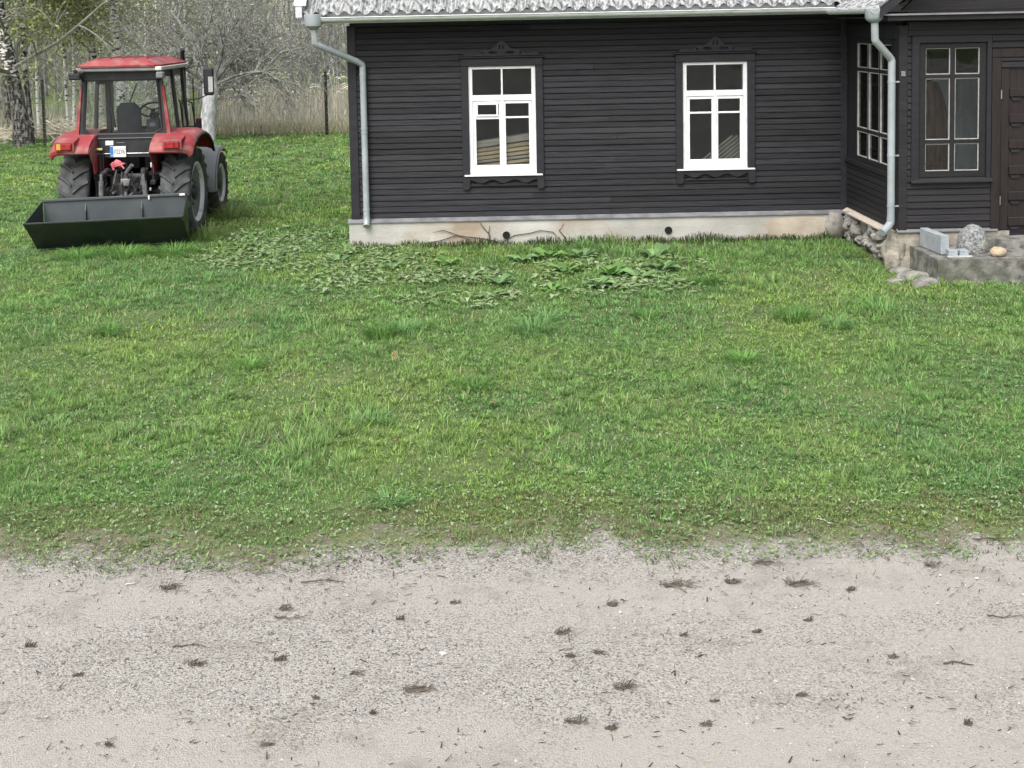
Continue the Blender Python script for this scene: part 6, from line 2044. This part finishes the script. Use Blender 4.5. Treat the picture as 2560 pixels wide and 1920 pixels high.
# ------------------------------------------------------------------ driveway stones and litter
def pebbles():
    nr = np.random.default_rng(31)
    n = 15000
    y = nr.uniform(5.0, 8.2, n); x = nr.uniform(-0.46, 0.50, n) * y
    k = nr.random(n) < np.clip((edge_y(x) + 0.25 - y) * 3, 0, 1) * np.clip(fbm(x * 0.9, y * 1.3, 90) * 2.4 - 0.55, 0.12, 1)
    x, y = x[k], y[k]; n = len(x)
    r_ = nr.uniform(0.0025, 0.0065, n) * np.where(nr.random(n) < 0.02, 2.2, 1.0)
    c = np.stack([x, y, 0.02 + r_ * 0.3], 1)
    a = nr.uniform(0, 6.28, n)
    ux = np.stack([np.cos(a), np.sin(a), np.zeros(n)], 1) * (r_ * nr.uniform(0.9, 1.5, n))[:, None]
    uy = np.stack([-np.sin(a), np.cos(a), np.zeros(n)], 1) * r_[:, None]
    uz = np.stack([np.zeros(n), np.zeros(n), r_ * 0.7], 1)
    P = [c + ux, c + uy, c - ux, c - uy]
    V = []
    for i in range(4):
        V.append(np.stack([P[i], P[(i + 1) % 4], c + uz], 1))
        V.append(np.stack([P[(i + 1) % 4], P[i], c - uz], 1))
    v = np.stack(V, 1).reshape(-1, 3)
    pal = np.array([(0.50, 0.47, 0.44), (0.36, 0.335, 0.31), (0.60, 0.57, 0.53), (0.22, 0.205, 0.19), (0.42, 0.36, 0.30)])
    col = pal[nr.integers(0, 5, n)] * nr.uniform(0.8, 1.15, (n, 1))
    o = np_mesh('loose_gravel', v, 3, 'dry', np.repeat(col, 24, 0))
    tag(o, 'loose pale gravel stones strewn over the driveway', 'gravel', None, 'stuff')
    # fine dead litter: crumbs of twig and leaf, thickest at the lawn edge
    n = 30000
    y = nr.uniform(5.0, 8.4, n); x = nr.uniform(-0.46, 0.50, n) * y
    d = y - edge_y(x)
    cl = np.clip((fbm(x * 2.2, y * 3.2, 55) - 0.42) * 4.5, 0, 1)
    k = nr.random(n) < (np.exp(-(np.abs(d - 0.0) / 0.26) ** 1.2) * 0.95 + 0.10 * (d < 0)) * (0.25 + 0.75 * cl)
    x, y = x[k], y[k]; n = len(x)
    a = nr.normal(0, 0.9, n); L = nr.uniform(0.006, 0.045, n); w = nr.uniform(0.0012, 0.005, n)
    b = np.stack([x, y, np.full(n, 0.026)], 1)
    u = np.stack([np.cos(a) * L, np.sin(a) * L, nr.uniform(-0.2, 0.45, n) * L], 1); s = np.stack([-np.sin(a) * w, np.cos(a) * w, np.zeros(n)], 1)
    v = np.stack([b - s, b + s, b + u + s * 0.6, b + u - s * 0.6], 1).reshape(-1, 3)
    pal = np.array([(0.05, 0.042, 0.034), (0.09, 0.075, 0.055), (0.13, 0.11, 0.08), (0.035, 0.03, 0.026), (0.40, 0.36, 0.27)])
    o = np_mesh('fine_litter', v, 4, 'dry', np.repeat(pal[nr.integers(0, 5, n)], 4, 0))
    tag(o, 'crumbs of dead twig and leaf along the gravel edge', 'litter', None, 'stuff')
pebbles()

def litter_clump(x, y, w, h, n, label, seed, mat='debris'):
    """flat tangle of dead bits lying on the gravel"""
    rg = random.Random(seed)
    m = MB()
    for k in range(n):
        a = rg.gauss(0, 0.8)
        p = Vector((max(-0.32, min(0.32, rg.gauss(0, 0.22))) * w, max(-0.13, min(0.13, rg.gauss(0, 0.09))) * w, rg.uniform(0.002, 0.012)))
        L = rg.uniform(0.25, 0.75) * w * 0.5
        q = p + Vector((math.cos(a) * L, math.sin(a) * L, rg.uniform(-0.1, 0.5) * h))
        mid = (p + q) / 2 + Vector((0, rg.gauss(0, 0.006), rg.uniform(0, 0.4) * h))
        rr = rg.uniform(0.0009, 0.0026)
        m.tube([p, mid, q], [rr, rr * 1.2, rr * 0.5], 3, False)
    for k in range(max(2, n // 3)):
        p = (rg.uniform(-0.2, 0.2) * w, rg.uniform(-0.08, 0.08) * w, 0.006)
        m.rock(p, (rg.uniform(0.007, 0.02), rg.uniform(0.004, 0.010), 0.005), seed + k, 1, 0.5)
    o = m.build('litter_clump', mat, None)
    o.location = (x, y, 0.020)
    tag(o, label, 'litter', 'dark litter clumps on the driveway')

clumps = [(-2.58, 6.70, 0.08), (-2.21, 6.38, 0.07), (-1.60, 6.46, 0.10), (-1.15, 6.49, 0.08), (-0.72, 6.34, 0.08), (-0.39, 6.16, 0.21), (-0.90, 6.10, 0.04), (-0.60, 5.95, 0.05), (-1.09, 5.70, 0.07), (-0.52, 6.93, 0.07), (-1.22, 7.09, 0.07), (-1.85, 5.72, 0.05), (-0.21, 7.12, 0.08), (-1.97, 7.40, 0.13),
          (1.12, 7.30, 0.23), (1.48, 7.32, 0.12), (1.88, 7.28, 0.20), (0.72, 7.06, 0.09), (0.40, 6.73, 0.14), (0.58, 6.50, 0.10), (0.43, 6.47, 0.07), (1.08, 6.68, 0.06), (1.81, 6.82, 0.06), (1.49, 6.70, 0.05), (0.68, 6.14, 0.13), (1.12, 6.00, 0.06), (1.57, 6.04, 0.07), (0.40, 5.83, 0.16), (0.57, 5.77, 0.09), (1.04, 5.79, 0.09), (1.74, 7.58, 0.21), (2.16, 7.19, 0.07), (2.76, 7.50, 0.10), (2.30, 5.75, 0.04), (2.15, 6.40, 0.05)]
ORD = ['first', 'second', 'third', 'fourth', 'fifth', 'sixth', 'seventh', 'eighth', 'ninth', 'tenth', 'eleventh', 'twelfth', 'thirteenth', 'fourteenth', 'fifteenth', 'sixteenth']
for band, lo, hi in (('among those nearest the lawn', 7.05, 9), ('among those mid gravel', 6.3, 7.05), ('among those nearest the camera', 0, 6.3)):
    sel = sorted([c for c in clumps if lo <= c[1] < hi])
    for i, (x, y, w) in enumerate(sel):
        lr = random.Random(int(x * 991 + y * 77))
        size = 'long loose' if w > 0.15 else 'wide' if w > 0.09 else 'small' if w > 0.055 else 'tiny'
        litter_clump(x, y, w * lr.uniform(0.9, 1.35), lr.choice((0.012, 0.03, 0.05)), int(15 + w * lr.uniform(60, 190)), '%s dark litter clump, %s from left %s' % (size, ORD[i], band), int(abs(x * 100 + y * 1000)))

def twig(x, y, L, ang, bend, r_, label, seed, mat='debris'):
    m = MB()
    n = 7
    rg = random.Random(seed)
    pts = [Vector(((i / n - 0.5) * L, bend * math.sin(math.pi * i / n) + rg.gauss(0, 0.004), 0.004 + 0.006 * rg.random())) for i in range(n + 1)]
    m.tube(pts, [r_ * (1 - 0.5 * i / n) for i in range(n + 1)], 6)
    m.tube([pts[4], pts[4] + Vector((0.05 * L + 0.02, 0.03, 0.004))], [r_ * 0.6, r_ * 0.3], 5)
    o = m.build('fallen_twig', mat, None, True)
    o.location = (x, y, 0.022)
    o.rotation_euler = (0, 0, ang)
    tag(o, label, 'twig', 'twigs on the driveway')
twig(-1.03, 7.42, 0.27, 0.02, 0.03, 0.005, 'long bent dark twig on the gravel left of centre', 1)
twig(-1.16, 6.99, 0.20, 0.02, -0.02, 0.005, 'dark curved twig below the long bent one', 2)
twig(-1.68, 6.66, 0.18, 0.03, 0.01, 0.004, 'dark straight twig in the left gravel', 3)
twig(2.47, 6.30, 0.15, -0.2, 0.02, 0.005, 'short arched twig alone in the right gravel', 4)
twig(2.94, 6.83, 0.21, 0.0, -0.02, 0.004, 'dark twig at the right edge of the gravel', 5)
twig(3.30, 7.86, 0.26, -0.05, 0.01, 0.006, 'black stick at the lawn edge on the far right', 6)
twig(2.30, 8.23, 0.14, 1.9, 0.01, 0.004, 'pale straw stalk lying in the lawn near the right gravel edge', 7, 'straw')
twig(-2.22, 7.46, 0.08, 0.5, 0.0, 0.004, 'short pale straw piece on the left gravel', 8, 'straw')
m = MB(); m.rock((0, 0, 0), (0.026, 0.018, 0.012), 3, 2, 0.2)
o = m.build('white_pebble', 'white_line', None, True); o.location = (-0.26, 6.53, 0.026); tag(o, 'single white pebble lying on the middle gravel', 'stone')
for k, (x, y, lab) in enumerate(((-0.98, 12.45, 'rusty brown dead leaf standing out in the middle lawn'), (-0.93, 12.65, 'small brown dead leaf just above the rusty one'), (0.12, 10.9, 'brown dead leaf in the front centre lawn'), (-0.78, 10.0, 'dull brown leaf in the front left lawn'))):
    nr = np.random.default_rng(700 + k)
    v = leaf_shape(nr, np.array([[0, 0, 0.035]]), np.array([k * 1.7]), np.array([0.09]), np.array([0.05]), np.array([0.03]), 1)
    o = np_mesh('dead_leaf', v, 4, 'dry', np.repeat(np.array([(0.30, 0.17, 0.09)]), 24, 0))
    o.location = (x, y, float(gz(x, y))); tag(o, lab, 'leaf', 'dead leaves on the lawn')
